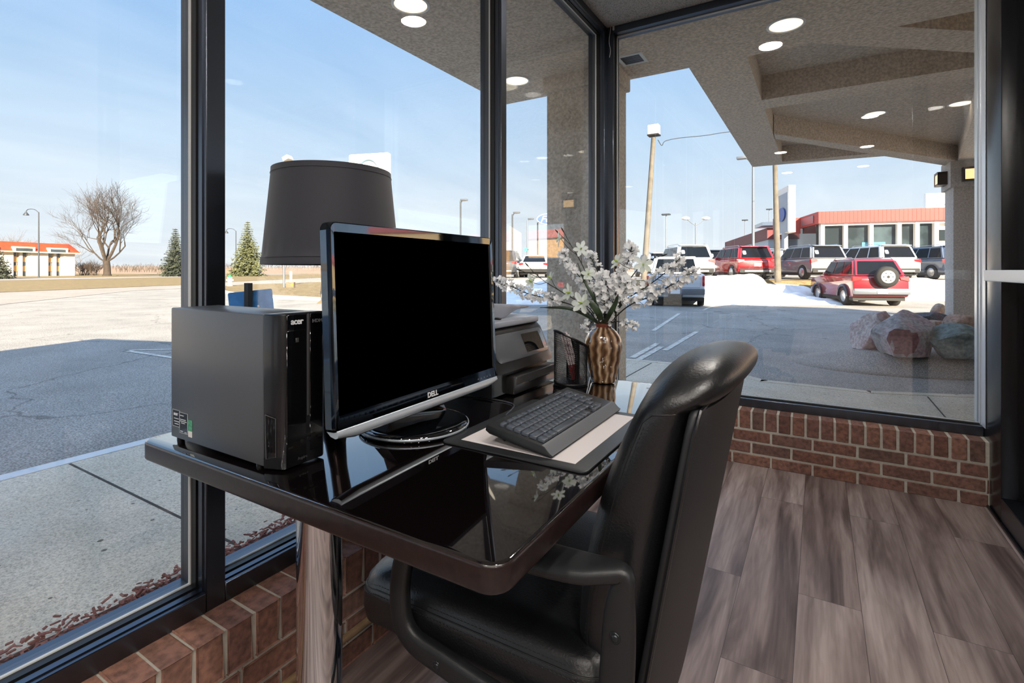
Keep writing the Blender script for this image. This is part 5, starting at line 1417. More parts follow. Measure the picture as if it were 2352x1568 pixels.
car('dark blue suv far to the right, seen only mirrored in the left window', (4.6, 13.3, GZ), R(-20), M['p_dark'], H=1.72, sticker=False)

# ------------------------------------------------------------------ dealership
M['fascia'] = mat('red_ribbed_fascia', S(168, 58, 54), 0.5)
M['fascia2'] = mat('maroon_fascia', S(110, 50, 54), 0.6)
M['wht_wall'] = mat('white_wall', S(228, 226, 222), 0.7)
M['tan_wall'] = mat('tan_wall', S(206, 164, 112), 0.8)
M['shop_glass'] = mat('shop_glass', S(38, 46, 50), 0.06, spec=0.5, var=(0.35, S(70, 84, 90), 0.45, 0.6))
M['metal_wall'] = mat('pale_metal_wall', S(176, 188, 196), 0.5)
rv = Vector((0.9385, -0.345)); bv = Vector((0.25, 0.968)); C0 = Vector((27.4, 45.0))
def bp_(a, c_, z=0.0):
    q = C0 + rv * a + bv * c_; return lw(q.x, q.y, z)
t = thing('dealership_building', 'low white showroom with a red ribbed fascia and big windows across the street', 'building', bp_(10, 3, PLZ))
ZB, ZF0, ZF1 = PLZ, 5.25, 6.3
def blk(b, a0, a1, c0_, c1_, z0, z1): b.prism([bp_(a0, c0_, z0), bp_(a1, c0_, z0), bp_(a1, c1_, z0), bp_(a0, c1_, z0)], (0, 0, z1 - z0))
b = MB(); blk(b, 0.1, 13.4, 0.4, 11, ZB, ZF0); b.build('wall', M['wht_wall'], t, smooth=False)
b = MB(); blk(b, 13.4, 60, 0.1, 14, ZB, ZF0); b.build('side_wall', M['tan_wall'], t, smooth=False)
b = MB(); blk(b, -0.25, 60, -0.3, 0.1, ZF0, ZF1); blk(b, -0.25, 0.1, 0.1, 5.4, ZF0, ZF1 + 0.02); blk(b, -2.6, -0.25, 5.0, 5.4, ZF0 - 0.5, ZF1)
rib = 0.0
while rib < 14: blk(b, rib, rib + 0.05, -0.312, -0.3, ZF0 + 0.02, ZF1 - 0.02); rib += 0.3
b.build('fascia', M['fascia'], t, smooth=False)
b = MB(); blk(b, 0.0, 60, 0.1, 14, ZF0, ZF1 - 0.15); b.build('roof', M['metal_wall'], t, smooth=False)
b = MB()
cols = [0.0, 1.75, 3.65, 5.65, 6.9, 8.2]
for a in cols: blk(b, a, a + 0.28, -0.1, 0.45, ZB, ZF0)
blk(b, 0, 13.4, -0.06, 0.42, ZF0 - 0.2, ZF0)
b.build('column', M['wht_wall'], t, smooth=False)
for a0, a1 in zip(cols, cols[1:]):
    b = MB(); blk(b, a0 + 0.28, a1, 0.3, 0.36, ZB + 0.3, ZF0 - 0.2); b.build('window', M['shop_glass'], t, smooth=False)
for a0, z0, z1 in ((8.6, 3.6, 4.5), (10.3, 3.6, 4.5)):
    b = MB(); blk(b, a0, a0 + 1.4, 0.3, 0.38, z0, z1); b.build('window', M['shop_glass'], t, smooth=False)
M['teal'] = mat('teal_banner', S(70, 160, 190), 0.6)
b = MB(); blk(b, 3.2, 4.9, 0.24, 0.28, ZB + 1.6, ZB + 2.9); b.build('banner', M['teal'], t, smooth=False)
b = MB(); blk(b, -0.32, -0.28, 1.0, 4.6, ZF0 + 0.15, ZF1 - 0.2); b.build('fascia_sign', M['bumper_grey'], t, smooth=False)
b = MB(); blk(b, -0.1, 0.12, 0.9, 11, ZB, ZF0); b.build('entrance_wall', M['shop_glass'], t, smooth=False)
b = MB(); blk(b, -1.6, 8, 12, 42, ZB, 4.6); b.build('wing_wall', M['metal_wall'], t, smooth=False)
b = MB(); blk(b, -1.75, 8.2, 11.8, 42.2, 4.6, 5.9); b.build('wing_fascia', M['fascia2'], t, smooth=False)
b = MB(); blk(b, -2.4, 1, 11, 15, 6.1, 6.5); b.build('entrance_canopy', M['p_blue'], t, smooth=False)
t = thing('roof_sign', 'white billboard standing on the red dealership roof next to the column', 'sign', bp_(9.5, 2, ZF1))
b = MB(); blk(b, 8.1, 14, 1.0, 1.35, ZF1 + 0.1, ZF1 + 1.35); b.build('panel', M['wht_wall'], t, smooth=False)
b = MB()
for a, l_ in ((8.8, 0.9), (9.9, 0.5), (10.6, 1.1)): blk(b, a, a + l_, 0.97, 1.0, ZF1 + 0.3, ZF1 + 0.42)
b.build('faded_lettering', M['bumper_grey'], t, smooth=False)
b = MB()
for a in (8.5, 12.5): blk(b, a, a + 0.15, 1.1, 1.25, ZF1 - 0.2, ZF1 + 0.12)
b.build('support', M['under'], t, smooth=False)
# pylon sign seen edge on
t = thing('pylon_sign', 'tall white pylon sign seen edge on at the left end of the dealership', 'sign', lw(21.6, 39.5, PLZ))
b = MB(); b.prism([lw(21.55, 39.5, 4.1), lw(22.1, 39.5, 4.1), lw(22.75, 42.6, 4.1), lw(22.25, 42.6, 4.1)], (0, 0, 3.65)); b.build('panel', M['wht_wall'], t, smooth=False)
M['sign_blue'] = mat('sign_blue', S(30, 72, 150), 0.4); M['sign_grey'] = mat('sign_shade_post_grey', S(150, 160, 172), 0.5)
b = MB(); b.prism([lw(21.52, 39.55, 4.15), lw(21.55, 39.55, 4.15), lw(22.25, 42.55, 4.15), lw(22.22, 42.55, 4.15)], (0, 0, 3.1)); b.build('painted_shade_face', M['sign_grey'], t, smooth=False)  # grey skin over the white panel, painting the shade on that side
e1 = Vector((22.22 - 21.5, 42.55 - 39.55)).normalized(); e1 = lw(e1.x, e1.y); cc = lw(21.83, 41.0, 5.6)
b = MB(); nn_ = e1.cross(Vector((0, 0, 1))); b.prism([cc + e1 * 1.0 * math.cos(2 * PI * k / 24) + Vector((0, 0, 0.55)) * math.sin(2 * PI * k / 24) - nn_ * 0.02 for k in range(24)], nn_ * -0.06); b.build('emblem', M['sign_blue'], t, smooth=False)
b = MB(); b.prism([lw(21.75, 40.5, PLZ), lw(22.05, 40.5, PLZ), lw(22.1, 41, PLZ), lw(21.8, 41, PLZ)], (0, 0, 3.5)); b.build('post', M['sign_grey'], t, smooth=False)
# blue oval sign on a pole, half hidden by the stucco column
c_ = at(1263, 503, 42)
t = thing('oval_sign', 'blue oval sign with white script on a pole, half hidden by the stucco column', 'sign', (c_.x, c_.y, PLZ))
ev = LV
def oval(b, a, h_, off, th_): b.prism([c_ + ev * a * math.cos(2 * PI * k / 40) + Vector((0, 0, h_)) * math.sin(2 * PI * k / 40) - WV * off for k in range(40)], WV * th_)
b = MB(); oval(b, 1.10, 0.47, 0.06, 0.2); b.build('rim', M['wht_wall'], t, smooth=False)
b = MB(); oval(b, 1.03, 0.41, 0.08, 0.03); b.build('oval_panel', M['sign_blue'], t, smooth=False)
text('lettering', 'Ford', 0.78, c_ - WV * 0.09 + Vector((0, 0, -0.03)), ev, (0, 0, 1), M['white'], t, extrude=0.005, shear=0.35, sx=1.1)
pp_ = at(1235, 520, 42)
b = MB(); b.tube([(pp_.x, pp_.y, PLZ), (pp_.x, pp_.y, c_.z - 0.3), (c_.x, c_.y, c_.z - 0.2)], 0.06, 8); b.build('pole', M['under'], t)
# white pylon with a ring emblem behind the lamp shade
c_ = at(849, 440, 70)
t = thing('emblem_pylon', 'white square sign with a round ring emblem rising behind the lamp shade', 'sign', (c_.x, c_.y, PLZ))
M['ring_grey'] = mat('blue_grey_ring', S(104, 124, 140), 0.4)
wv2 = (LV * 0.97 - WV * 0.24).normalized(); nv2 = Vector((0, 0, 1)).cross(wv2)
mt = Matrix((wv2, Vector((0, 0, 1)), -nv2 * 1.0)).transposed().to_4x4(); mt.translation = c_
b = MB(); b.prism([mt @ Vector((x, y, -0.25)) for x, y in rrect(-3.05, 3.05, -5.2, 5.2, 0.25, 4)], (mt.to_3x3() @ Vector((0, 0, 0.5)))); b.build('panel', M['wht_wall'], t, smooth=False)
b = MB(); b.tube([mt @ Vector((1.45 * math.cos(2 * PI * k / 48), 2.9 + 1.45 * math.sin(2 * PI * k / 48), 0.27)) for k in range(49)], 0.16, 6, cap=False); b.build('ring_emblem', M['ring_grey'], t)
b = MB(); b.box(-0.5, 0.5, -11.4, -5.1, -0.2, 0.2, mtx=mt); b.build('post', M['wht_wall'], t, smooth=False)

# ------------------------------------------------------------------ poles and lamps
M['pole_steel'] = mat('grey_steel_pole', S(112, 118, 126), 0.5, 0.4)
M['pole_wood'] = mat('weathered_wood_pole', S(104, 98, 88), 0.85, var=(3, S(84, 78, 70), 0.35, 0.7))
M['pole_dark'] = mat('dark_steel_pole', S(62, 68, 76), 0.5, 0.4)
def pole(name, label, u, d, v_top, z0, r0, r1, m, lean=0.0, cat='pole', heads=None, group=None):
    base = ground(u, d, z0); top = at(u + lean, v_top, d)
    t = thing(name, label, cat, base, group=group)
    b = MB(); b.tube([base, base.lerp(top, 0.5), top], [r0, (r0 + r1) / 2, r1], 10); b.build('pole', m, t)
    if heads: heads(t, top)
    return t
def cobra(du, dz, ln, m, flood=False):
    def f(t, top):
        d = LV * du
        b = MB(); b.tube(curve_pts([top - Vector((0, 0, 0.2)), top + d * ln * 0.5 + Vector((0, 0, dz * 0.7)), top + d * ln + Vector((0, 0, dz))], 5), 0.05, 6); b.build('arm', m, t)
        e_ = top + d * ln + Vector((0, 0, dz)); b = MB(); b.box(e_.x - .3, e_.x + .3, e_.y - .2, e_.y + .2, e_.z - .12, e_.z + 0.05, 0.04, 2); b.build('lamp_head', M['bumper_grey'], t)
    return f
def bell(du):
    def f(t, top):
        d = LV * du
        b = MB(); b.tube(curve_pts([top - Vector((0, 0, 0.1)), top + d * 0.8 + Vector((0, 0, 0.5)), top + d * 1.9 + Vector((0, 0, 0.55)), top + d * 2.4 + Vector((0, 0, 0.2))], 5), 0.06, 6); b.build('arm', M['pole_dark'], t)
        b = MB(); b.lathe([(0.08, 0.25), (0.12, 0.0), (0.42, -0.45), (0.45, -0.6), (0.0, -0.6)], top + d * 2.4, 14); b.build('lamp_head', M['pole_dark'], t)
    return f
def twin(t, top):
    for s_ in (-1, 1):
        b = MB(); b.tube(curve_pts([top - Vector((0, 0, 0.3)), top + LV * s_ * 0.5, top + LV * s_ * 1.1 + Vector((0, 0, 0.5))], 5), 0.05, 6); b.build('arm', M['pole_steel'], t)
        e_ = top + LV * s_ * 1.2 + Vector((0, 0, 0.55)); b = MB(); b.ball(e_, (0.5, 0.35, 0.22), 10, 6); b.build('lamp_head', M['wht_wall'], t)
def tbar(t, top):
    b = MB(); b.box(top.x - .5, top.x + .5, top.y - .3, top.y + .3, top.z - 0.12, top.z + 0.06, 0.03, 1); b.build('lamp_head', M['pole_dark'], t)
pole('utility_pole', 'leaning pale wooden utility pole with a white box on top, left in the far window', 1479, 26, 316, PLZ, 0.155, 0.11, M['pole_wood'], lean=22, cat='utility pole', heads=None)
pt = at(1502, 299, 26)
t = thing('pole_lamp', 'white boxy lamp housing on top of the leaning wooden pole', 'lamp', pt)
b = MB(); b.box(pt.x - .27, pt.x + .27, pt.y - .2, pt.y + .2, pt.z - 0.22, pt.z + 0.26, 0.03, 2); b.build('housing', M['wht_wall'], t)
b = MB(); b.box(pt.x - .3, pt.x + .3, pt.y - .22, pt.y + .22, pt.z - 0.3, pt.z - 0.22, 0.02, 1); b.build('bracket', M['under'], t)
wa = at(1511, 321, 26); wb_ = at(1720, 296, 26); 
b = MB(); b.tube(curve_pts([wa, at(1520, 334, 26), at(1528, 324, 26), at(1560, 317, 26), at(1620, 311, 26), at(1700, 300, 26), wb_ + LV * 6 + Vector((0, 0, 0.5))], 6), 0.02, 5)
tag(b.build('overhead_wire', M['pole_dark']), 'thin overhead wire running from the leaning wooden pole to the canopy', 'wire')
pole('street_lamp', 'slim grey light pole with an arm to the left, below the canopy end', 1730, 33, 372, PLZ, 0.10, 0.07, M['pole_steel'], cat='street lamp', heads=cobra(-1, 0.3, 0.75, M['pole_steel']))
pole('utility_pole', 'wooden pole rising between the bright red suv and the grey suv', 1787, 23.6, 300, PLZ - 0.1, 0.15, 0.085, M['pole_wood'], lean=-9, cat='utility pole')
pole('street_lamp', 'twin headed lamp post standing over the white suv behind the pickup', 1598, 60, 512, PLZ, 0.10, 0.08, M['pole_steel'], cat='street lamp', heads=twin)
pole('street_lamp', 'thin lamp post just right of the leaning wooden pole', 1530, 62, 492, PLZ, 0.09, 0.06, M['pole_steel'], cat='street lamp', heads=tbar)
pole('street_lamp', 'thin distant lamp post left of the maroon wing of the dealership', 1711, 90, 505, PLZ, 0.09, 0.06, M['pole_steel'], cat='street lamp', heads=tbar)
pole('street_lamp', 'thin distant lamp post above the maroon wing, left of the pylon sign', 1767, 88, 480, PLZ, 0.09, 0.06, M['pole_steel'], cat='street lamp', heads=tbar)
pole('street_lamp', 'lamp post with a flat head in the clear sky between lamp shade and mullion', 1058, 44, 462, PLZ, 0.08, 0.07, M['pole_dark'], cat='street lamp', heads=cobra(1, 0.15, 0.3, M['pole_dark']))
pole('street_lamp', 'lamp post just right of the second mullion, the taller of two', 1177, 48, 492, PLZ, 0.08, 0.07, M['pole_dark'], cat='street lamp', heads=cobra(1, 0.2, 0.4, M['pole_dark']))
pole('street_lamp', 'lamp post with a green street name plate, left of the oval sign', 1211, 56, 506, PLZ, 0.08, 0.06, M['pole_steel'], cat='street lamp', heads=cobra(1, 0.2, 0.4, M['pole_steel']))
M['sign_green'] = mat('green_sign', S(40, 170, 130), 0.5)
ct = at(1213, 573, 55.8)
t = thing('street_name_sign', 'small green street name sign on the lamp post above the white sedan', 'street sign', ct)
b = MB(); b.prism([ct + LV * a + Vector((0, 0, z)) for a, z in ((-0.42, -0.16), (-0.05, -0.16), (-0.05, 0.16), (-0.42, 0.16))], WV * 0.04); b.prism([ct + LV * a + Vector((0, 0, z)) for a, z in ((0.08, -0.1), (0.48, -0.18), (0.48, 0.14), (0.08, 0.2))], WV * 0.04); b.build('plate', M['sign_green'], t, smooth=False)
b = MB(); b.box(ct.x - .06, ct.x + .06, ct.y - .06, ct.y + .3, ct.z - .03, ct.z + .03); b.build('bracket', M['under'], t, smooth=False)
def flood(t, top):
    q = Euler((R(25), 0, R(-70))).to_matrix().to_4x4(); q.translation = top + LV * 0.28 + Vector((0, 0, 0.25))
    b = MB(); b.box(-.32, .32, -.24, .24, -.16, .16, 0.03, 2, q); b.build('lamp_head', M['wht_wall'], t)
pole('flood_light', 'white flood light on a pole peeking over the lamp shade', 652, 38, 372, GZ, 0.08, 0.07, M['pole_steel'], cat='flood light', heads=flood)
pole('street_lamp', 'dark street lamp with a bell shaped head in front of the red roofed motel', 89, 96, 487, GZ, 0.15, 0.09, M['pole_dark'], cat='street lamp', heads=bell(-1))
pole('street_lamp', 'dark street lamp with a bell shaped head behind the sunlit spruce', 542, 128, 530, GZ, 0.13, 0.09, M['pole_dark'], cat='street lamp', heads=bell(-1))

# ------------------------------------------------------------------ small things on the lot
c_ = Vector(on_z(574, 720, GZ)); c_ = at(573, HOR, 4.25); c_.z = WZ
t = thing('parking_sign', 'back of a blue parking sign on a dark post at the kerb, behind the computer', 'sign', c_)
M['blue_sign'] = mat('blue_enamel', S(60, 132, 196), 0.45, var=(14, S(84, 156, 216), 0.45, 0.75))
ax = (LV * 1.0 + Vector((0, 0, 0.10))).normalized(); up_ = (Vector((0, 0, 1)) - ax * 0.1).normalized()
sc_ = c_ + Vector((0, 0, 1.055)) + WV * 0.02
b = MB(); b.prism([sc_ + ax * x + up_ * y for x, y in rrect(-0.195, 0.178, -0.29, 0.0, 0.012, 3)], WV * 0.004); b.build('panel', M['blue_sign'], t, smooth=False)
b = MB(); b.box(c_.x - 0.028, c_.x + 0.028, c_.y - 0.03, c_.y + 0.01, WZ, 1.0); b.build('post', M['under'], t, smooth=False)
b = MB(); b.disc_tube(sc_ + up_ * -0.13 + LV * 0.055 - WV * 0.004, WV, 0.01, 0.006, 12); b.build('bolt', M['chrome'], t)
c_ = ground(528, 41, GZ + 0.1)
t = thing('fire_hydrant', 'white fire hydrant with a green cap on the grass beyond the car park', 'hydrant', c_)
b = MB(); b.lathe([(0.2, 0), (0.2, 0.06), (0.15, 0.07), (0.15, 0.62), (0.19, 0.64), (0.19, 0.69), (0.16, 0.7)], c_, 16); b.disc_tube(c_ + Vector((0, 0, 0.48)), LV, 0.075, 0.52, 12); b.disc_tube(c_ + Vector((0, 0, 0.45)), WV, 0.095, 0.44, 12); b.build('barrel', M['wht_wall'], t)
M['hyd_green'] = mat('green_enamel', S(44, 130, 84), 0.4)
b = MB(); b.lathe([(0.175, 0.7), (0.165, 0.76), (0.11, 0.84), (0.05, 0.88), (0.05, 0.94), (0.0, 0.94)], c_, 16); b.build('cap', M['hyd_green'], t)
c_ = ground(668, 37, GZ + 0.1)
t = thing('utility_box', 'small brown utility box with a yellow label below the lamp shade', 'utility box', c_)
M['box_brown'] = mat('brown_metal', S(110, 92, 70), 0.6); M['label_y'] = mat('yellow_label', S(240, 200, 40), 0.5)
b = MB(); b.prism([c_ + LV * a + WV * w + Vector((0, 0, 0.0)) for a, w in ((-0.3, -0.15), (0.27, -0.15), (0.27, 0.15), (-0.3, 0.15))], (0, 0, 0.4), 0.01, 1); b.build('box', M['box_brown'], t)
b = MB(); b.disc_tube(c_ + LV * 0.16 - WV * 0.16 + Vector((0, 0, 0.22)), WV, 0.085, 0.02, 14); b.build('label_disc', M['label_y'], t)
b = MB(); b.tube([c_ + Vector((0, 0, 0.38)), c_ + Vector((0, 0, 1.2))], 0.09, 8); b.build('riser', M['wht_wall'], t)

# ------------------------------------------------------------------ boulders beside the canopy column
def rock_mat(n, cs):
    m, nt, out = newmat(n); p = N(nt, 'ShaderNodeBsdfPrincipled'); p.inputs['Roughness'].default_value = 0.85
    v = coords(nt)
    n1 = N(nt, 'ShaderNodeTexNoise'); n1.inputs['Scale'].default_value = 2.0; n1.inputs['Detail'].default_value = 6; n1.inputs['Distortion'].default_value = 0.8
    n2 = N(nt, 'ShaderNodeTexNoise'); n2.inputs['Scale'].default_value = 22; n2.inputs['Detail'].default_value = 5
    nt.links.new(v, n1.inputs['Vector']); nt.links.new(v, n2.inputs['Vector'])
    r = ramp(nt, n1.outputs['Fac'], [(0.3 + 0.4 * i / (len(cs) - 1), c) for i, c in enumerate(cs)])
    s2 = ramp(nt, n2.outputs['Fac'], [(0.35, (0.7, 0.7, 0.7, 1)), (0.65, (1.2, 1.2, 1.2, 1))])
    c = mixc(nt, 1.0, r.outputs[0], s2.outputs[0], 'MULTIPLY'); nt.links.new(c, p.inputs['Base Color'])
    b_ = N(nt, 'ShaderNodeBump'); b_.inputs['Strength'].default_value = 0.6; b_.inputs['Distance'].default_value = 0.03
    nt.links.new(n2.outputs['Fac'], b_.inputs['Height']); nt.links.new(b_.outputs[0], p.inputs['Normal']); nt.links.new(p.outputs[0], out.inputs[0])
    return m
M['r_pink'] = rock_mat('pink_granite', [S(150, 112, 112), S(176, 150, 148), S(190, 180, 178), S(160, 142, 136)])
M['r_grey'] = rock_mat('grey_boulder', [S(118, 116, 118), S(168, 166, 168), S(176, 152, 156), S(150, 150, 150)])
M['r_green'] = rock_mat('green_grey_boulder', [S(92, 112, 116), S(138, 154, 154), S(112, 130, 132), S(160, 172, 170)])
M['r_tan'] = rock_mat('tan_boulder', [S(170, 134, 118), S(190, 156, 140), S(180, 166, 152), S(160, 124, 110)])
M['r_red'] = rock_mat('dull_red_rock', [S(128, 88, 92), S(146, 104, 108), S(136, 96, 100)])
M['r_dark'] = rock_mat('dark_boulder', [S(74, 80, 88), S(96, 100, 108), S(120, 90, 92), S(88, 92, 98)])
def boulder(label, u, v, d, rx, ry, rz_, m, seed, rot=0.0, flatten=()):
    c_ = at(u, v, d)
    b = MB(); r = bmesh.ops.create_icosphere(b.bm, subdivisions=4, radius=1.0); q = Euler((0, 0, rot)).to_matrix(); sd = Vector((seed * 7.3, seed * 2.9, seed))
    cuts = [(rvec(random.Random(seed * 31 + k)), 0.60 + 0.12 * (k % 3)) for k in range(14)]
    for vtx in r['verts']:
        p = vtx.co.copy()
        low_ = p.z < 0
        for n_, d_ in cuts:
            k = p.dot(n_) - d_
            if k > 0: p -= n_ * k * 0.96
        p *= 1.12 + 0.06 * noise.noise(p * 1.4 + sd) + 0.03 * noise.noise(p * 6 + sd)
        p = q @ Vector((p.x * rx * (1.12 if low_ else 1), p.y * ry, p.z * rz_ * (2.4 if low_ else 1.05))); p = c_ + LV * p.x + WV * p.y + Vector((0, 0, p.z))
        p.z = max(p.z, -0.055); vtx.co = p
    o = b.build('boulder', [m, M['r_red']], angle=32)
    if seed == 2:
        fd = (LV * -0.42 - WV * 0.86 + Vector((0, 0, 0.15))).normalized()
        for pl in o.data.polygons:
            if pl.normal.dot(fd) > 0.88: pl.material_index = 1
    return tag(o, label, 'boulder', 'boulders by the right column')
boulder('pink banded boulder, leftmost of the pile by the right column', 2012, 749, 7.55, 0.31, 0.28, 0.27, M['r_pink'], 1, 0.4)
boulder('big grey boulder with a dull red face in the middle of the pile', 2074, 757, 7.05, 0.36, 0.30, 0.275, M['r_grey'], 2, 0.2)
boulder('green grey boulder in front, rightmost of the pile', 2196, 781, 6.75, 0.33, 0.26, 0.19, M['r_green'], 3)
boulder('small pale round boulder between the big grey one and the green one', 2148, 752, 7.2, 0.12, 0.12, 0.13, M['r_tan'], 4)
boulder('tan boulder resting behind the green grey one', 2212, 742, 7.0, 0.22, 0.17, 0.15, M['r_tan'], 5)
boulder('dark boulder lying behind the pile', 2118, 735, 8.0, 0.40, 0.2, 0.13, M['r_dark'], 6)
boulder('small brown pointed boulder farthest back, left of the column foot', 2160, 722, 8.4, 0.13, 0.13, 0.16, M['r_tan'], 7)
# ground the boulders: a low bed of soil
def bp2(u, v): p = on_z(u, v, GZ); return (p.x, p.y)
b = MB(); oc = at(2120, 800, 7.4); g_ = []
for z, k in ((GZ - 0.01, 2.3), (GZ + 0.03, 1.75), (-0.10, 1.25), (-0.05, 1.0), (-0.04, 0.5)):
    g_.append([Vector((oc.x, oc.y, z)) + LV * (0.85 * k * math.cos(2 * PI * j / 40)) + WV * 0.55 * k * math.sin(2 * PI * j / 40) for j in range(40)])
b.rings(g_); struct(b.build('mound_ground', M['asphalt'], angle=180))
# ------------------------------------------------------------------ motel with the red mansard roof
def on_plane(u, v, P0, nrm):
    r = ray(u, v); o = Vector((0, 0, EYE)); return o + r * ((P0 - o).dot(nrm) / r.dot(nrm))
P0 = ground(0, 112, 0); P1 = ground(170, 127, 0)
mx = (P1 - P0).normalized(); my = Vector((-mx.y, mx.x, 0)); 
if my.dot(P0) < 0: my = -my
nrm = my
def mu_(u): return (on_plane(u, HOR, P0, nrm) - P0).dot(mx)
def mp(a, d, z): return P0 + mx * a + my * d + Vector((0, 0, z))
t = thing('motel_building', 'three storey white motel with an orange red mansard roof', 'building', mp(10, 5, 0))
M['motel_wall'] = mat('motel_white_wall', S(226, 220, 208), 0.8)
M['motel_roof'] = mat('orange_red_roof', S(196, 64, 30), 0.7, var=(1.5, S(176, 54, 26), 0.4, 0.7))
M['motel_trim'] = mat('cream_trim', S(232, 214, 180), 0.7)
M['motel_tan'] = mat('tan_spandrel', S(190, 140, 92), 0.8)
M['motel_win'] = mat('motel_window', S(60, 70, 76), 0.1, coat=1.0)
A1 = mu_(172); A0 = A1 - 58
ZE, ZT = 5.45, 7.65
def mblk(b, a0, a1, d0, d1, z0, z1): b.prism([mp(a0, d0, z0), mp(a1, d0, z0), mp(a1, d1, z0), mp(a0, d1, z0)], (0, 0, z1 - z0))
bays = [(mu_(31), mu_(70)), (mu_(111), mu_(146)), (mu_(-60), mu_(-16))]
b = MB(); last = A0
for a0, a1 in sorted(bays):
    mblk(b, last, a0, 0, 0.9, GZ, ZE); last = a1
mblk(b, last, A1, 0, 0.9, GZ, ZE); mblk(b, A0, A1, 0.9, 13, GZ, ZE + 0.8); b.build('wall', M['motel_wall'], t, smooth=False)
b = MB()
rr = [[mp(A0 - 0.6, -0.7, ZE), mp(A1 + 0.9, -0.7, ZE), mp(A1 + 0.9, 13.7, ZE), mp(A0 - 0.6, 13.7, ZE)], [mp(A0 + 0.3, 0.9, ZT), mp(A1 - 0.6, 0.9, ZT), mp(A1 - 0.6, 12, ZT), mp(A0 + 0.3, 12, ZT)]]
b.rings(rr); b.build('roof', M['motel_roof'], t, smooth=False)
b = MB(); mblk(b, A0 - 0.65, A1 + 0.95, -0.76, -0.6, ZE - 0.22, ZE + 0.06); b.build('eave_trim', M['motel_trim'], t, smooth=False)
for a0, a1 in bays:
    b = MB(); mblk(b, a0 - 0.5, a1 + 0.5, -0.75, -0.1, ZE + 0.75, ZE + 1.1); mblk(b, a0 - 0.5, a0, -0.75, -0.1, ZE - 0.2, ZE + 0.75); mblk(b, a1, a1 + 0.5, -0.75, -0.1, ZE - 0.2, ZE + 0.75); bay = b.build('bay_surround', M['motel_trim'], t, smooth=False)
    b = MB(); mblk(b, a0, a1, -0.73, 0.5, ZE - 0.2, ZE + 0.75); b.build('recess', M['motel_win'], bay, smooth=False)
    w_ = a1 - a0
    for f0, f1 in ((0.0, 0.38), (0.55, 0.85)):
        for z0, z1 in ((0.95, 2.2), (3.1, 4.3)):
            b = MB(); mblk(b, a0 + w_ * f0, a0 + w_ * f1, 0.55, 0.8, z0, z1); b.build('spandrel', M['motel_tan'], bay, smooth=False)
        for z0, z1 in ((-0.2, 0.9), (2.25, 3.05), (4.35, 5.3)):
            b = MB(); mblk(b, a0 + w_ * f0, a0 + w_ * (f0 + 0.24), 0.5, 0.85, z0, z1); b.build('window', M['motel_win'], bay, smooth=False)
    b = MB()
    for f0, f1 in ((0.38, 0.55), (0.85, 1.0)): mblk(b, a0 + w_ * f0, a0 + w_ * f1, 0.1, 0.8, GZ, ZE + 0.3)
    b.build('column', M['motel_wall'], bay, smooth=False)
    b = MB(); mblk(b, a0, a1, 0.86, 0.92, GZ, ZE); b.build('back_wall', M['motel_wall'], bay, smooth=False)

# ------------------------------------------------------------------ trees
M['bark'] = mat('grey_brown_bark', S(66, 56, 48), 0.9, var=(2, S(52, 44, 38), 0.35, 0.7))
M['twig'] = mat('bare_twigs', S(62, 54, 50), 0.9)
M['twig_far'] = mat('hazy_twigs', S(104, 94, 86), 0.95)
M['spruce'] = mat('spruce_needles', S(104, 106, 70), 0.9, var=(0.7, S(70, 76, 54), 0.35, 0.7))
M['spruce2'] = mat('dark_spruce_needles', S(66, 72, 58), 0.9, var=(0.7, S(48, 54, 46), 0.35, 0.7))
M['brush'] = mat('brown_brush', S(76, 62, 52), 0.95, var=(0.3, S(62, 51, 44), 0.35, 0.7))
def grow(bt, bw, p, d, ln, rad, depth, r2, target=None):
    n = 3; pts = [p]; q = p.copy(); dd = d.copy()
    for k in range(n):
        dd = (dd + rvec(r2) * 0.17 + Vector((0, 0, 0.07))).normalized(); q = q + dd * ln / n; pts.append(q.copy())
    (bt if depth > 3 else bw).tube(pts, [rad, rad * 0.88, rad * 0.76, rad * 0.62], 6 if depth > 3 else 3, cap=False)
    if depth == 0: return
    kids = 3 if depth > 1 else 4
    for k in range(kids):
        f = 0.55 + 0.45 * (k + 1) / kids; i = min(int(f * n), n); s_ = pts[i]
        ax = rvec(r2); ax = (ax - dd * ax.dot(dd)).normalized()
        sp = r2.uniform(0.35, 0.75)
        nd = (dd * math.cos(sp) + ax * math.sin(sp)).normalized(); nd.z = nd.z * 0.85 + 0.10
        grow(bt, bw, s_, nd.normalized(), ln * r2.uniform(0.66, 0.88), rad * 0.56, depth - 1, r2)
base = ground(246, 121, GZ)
t = thing('bare_tree', 'large bare deciduous tree spreading beside the red roofed motel', 'tree', base)
bt, bw = MB(), MB(); r2 = random.Random(11)
fork = base + Vector((0, 0, 3.6)) + LV * -0.2
bt.tube([base, base + Vector((0, 0, 0.6)), base + Vector((0, 0, 2.0)), fork], [1.0, 0.78, 0.72, 0.7], 10)
for dl, dw, dz, ln, rd in ((-0.62, 0.1, 1.0, 6.6, 0.36), (0.42, 0.1, 1.0, 7.0, 0.40), (0.05, -0.5, 1.0, 6.2, 0.28), (-0.15, 0.55, 1.1, 6.4, 0.28), (0.95, -0.1, 0.6, 6.0, 0.2), (-1.05, 0.0, 0.6, 5.8, 0.2)):
    grow(bt, bw, fork - Vector((0, 0, 0.3)), (LV * dl + WV * dw + Vector((0, 0, dz))).normalized(), ln, rd, 5, r2)
bt.build('trunk', M['bark'], t); bw.build('crown', M['twig'], t)
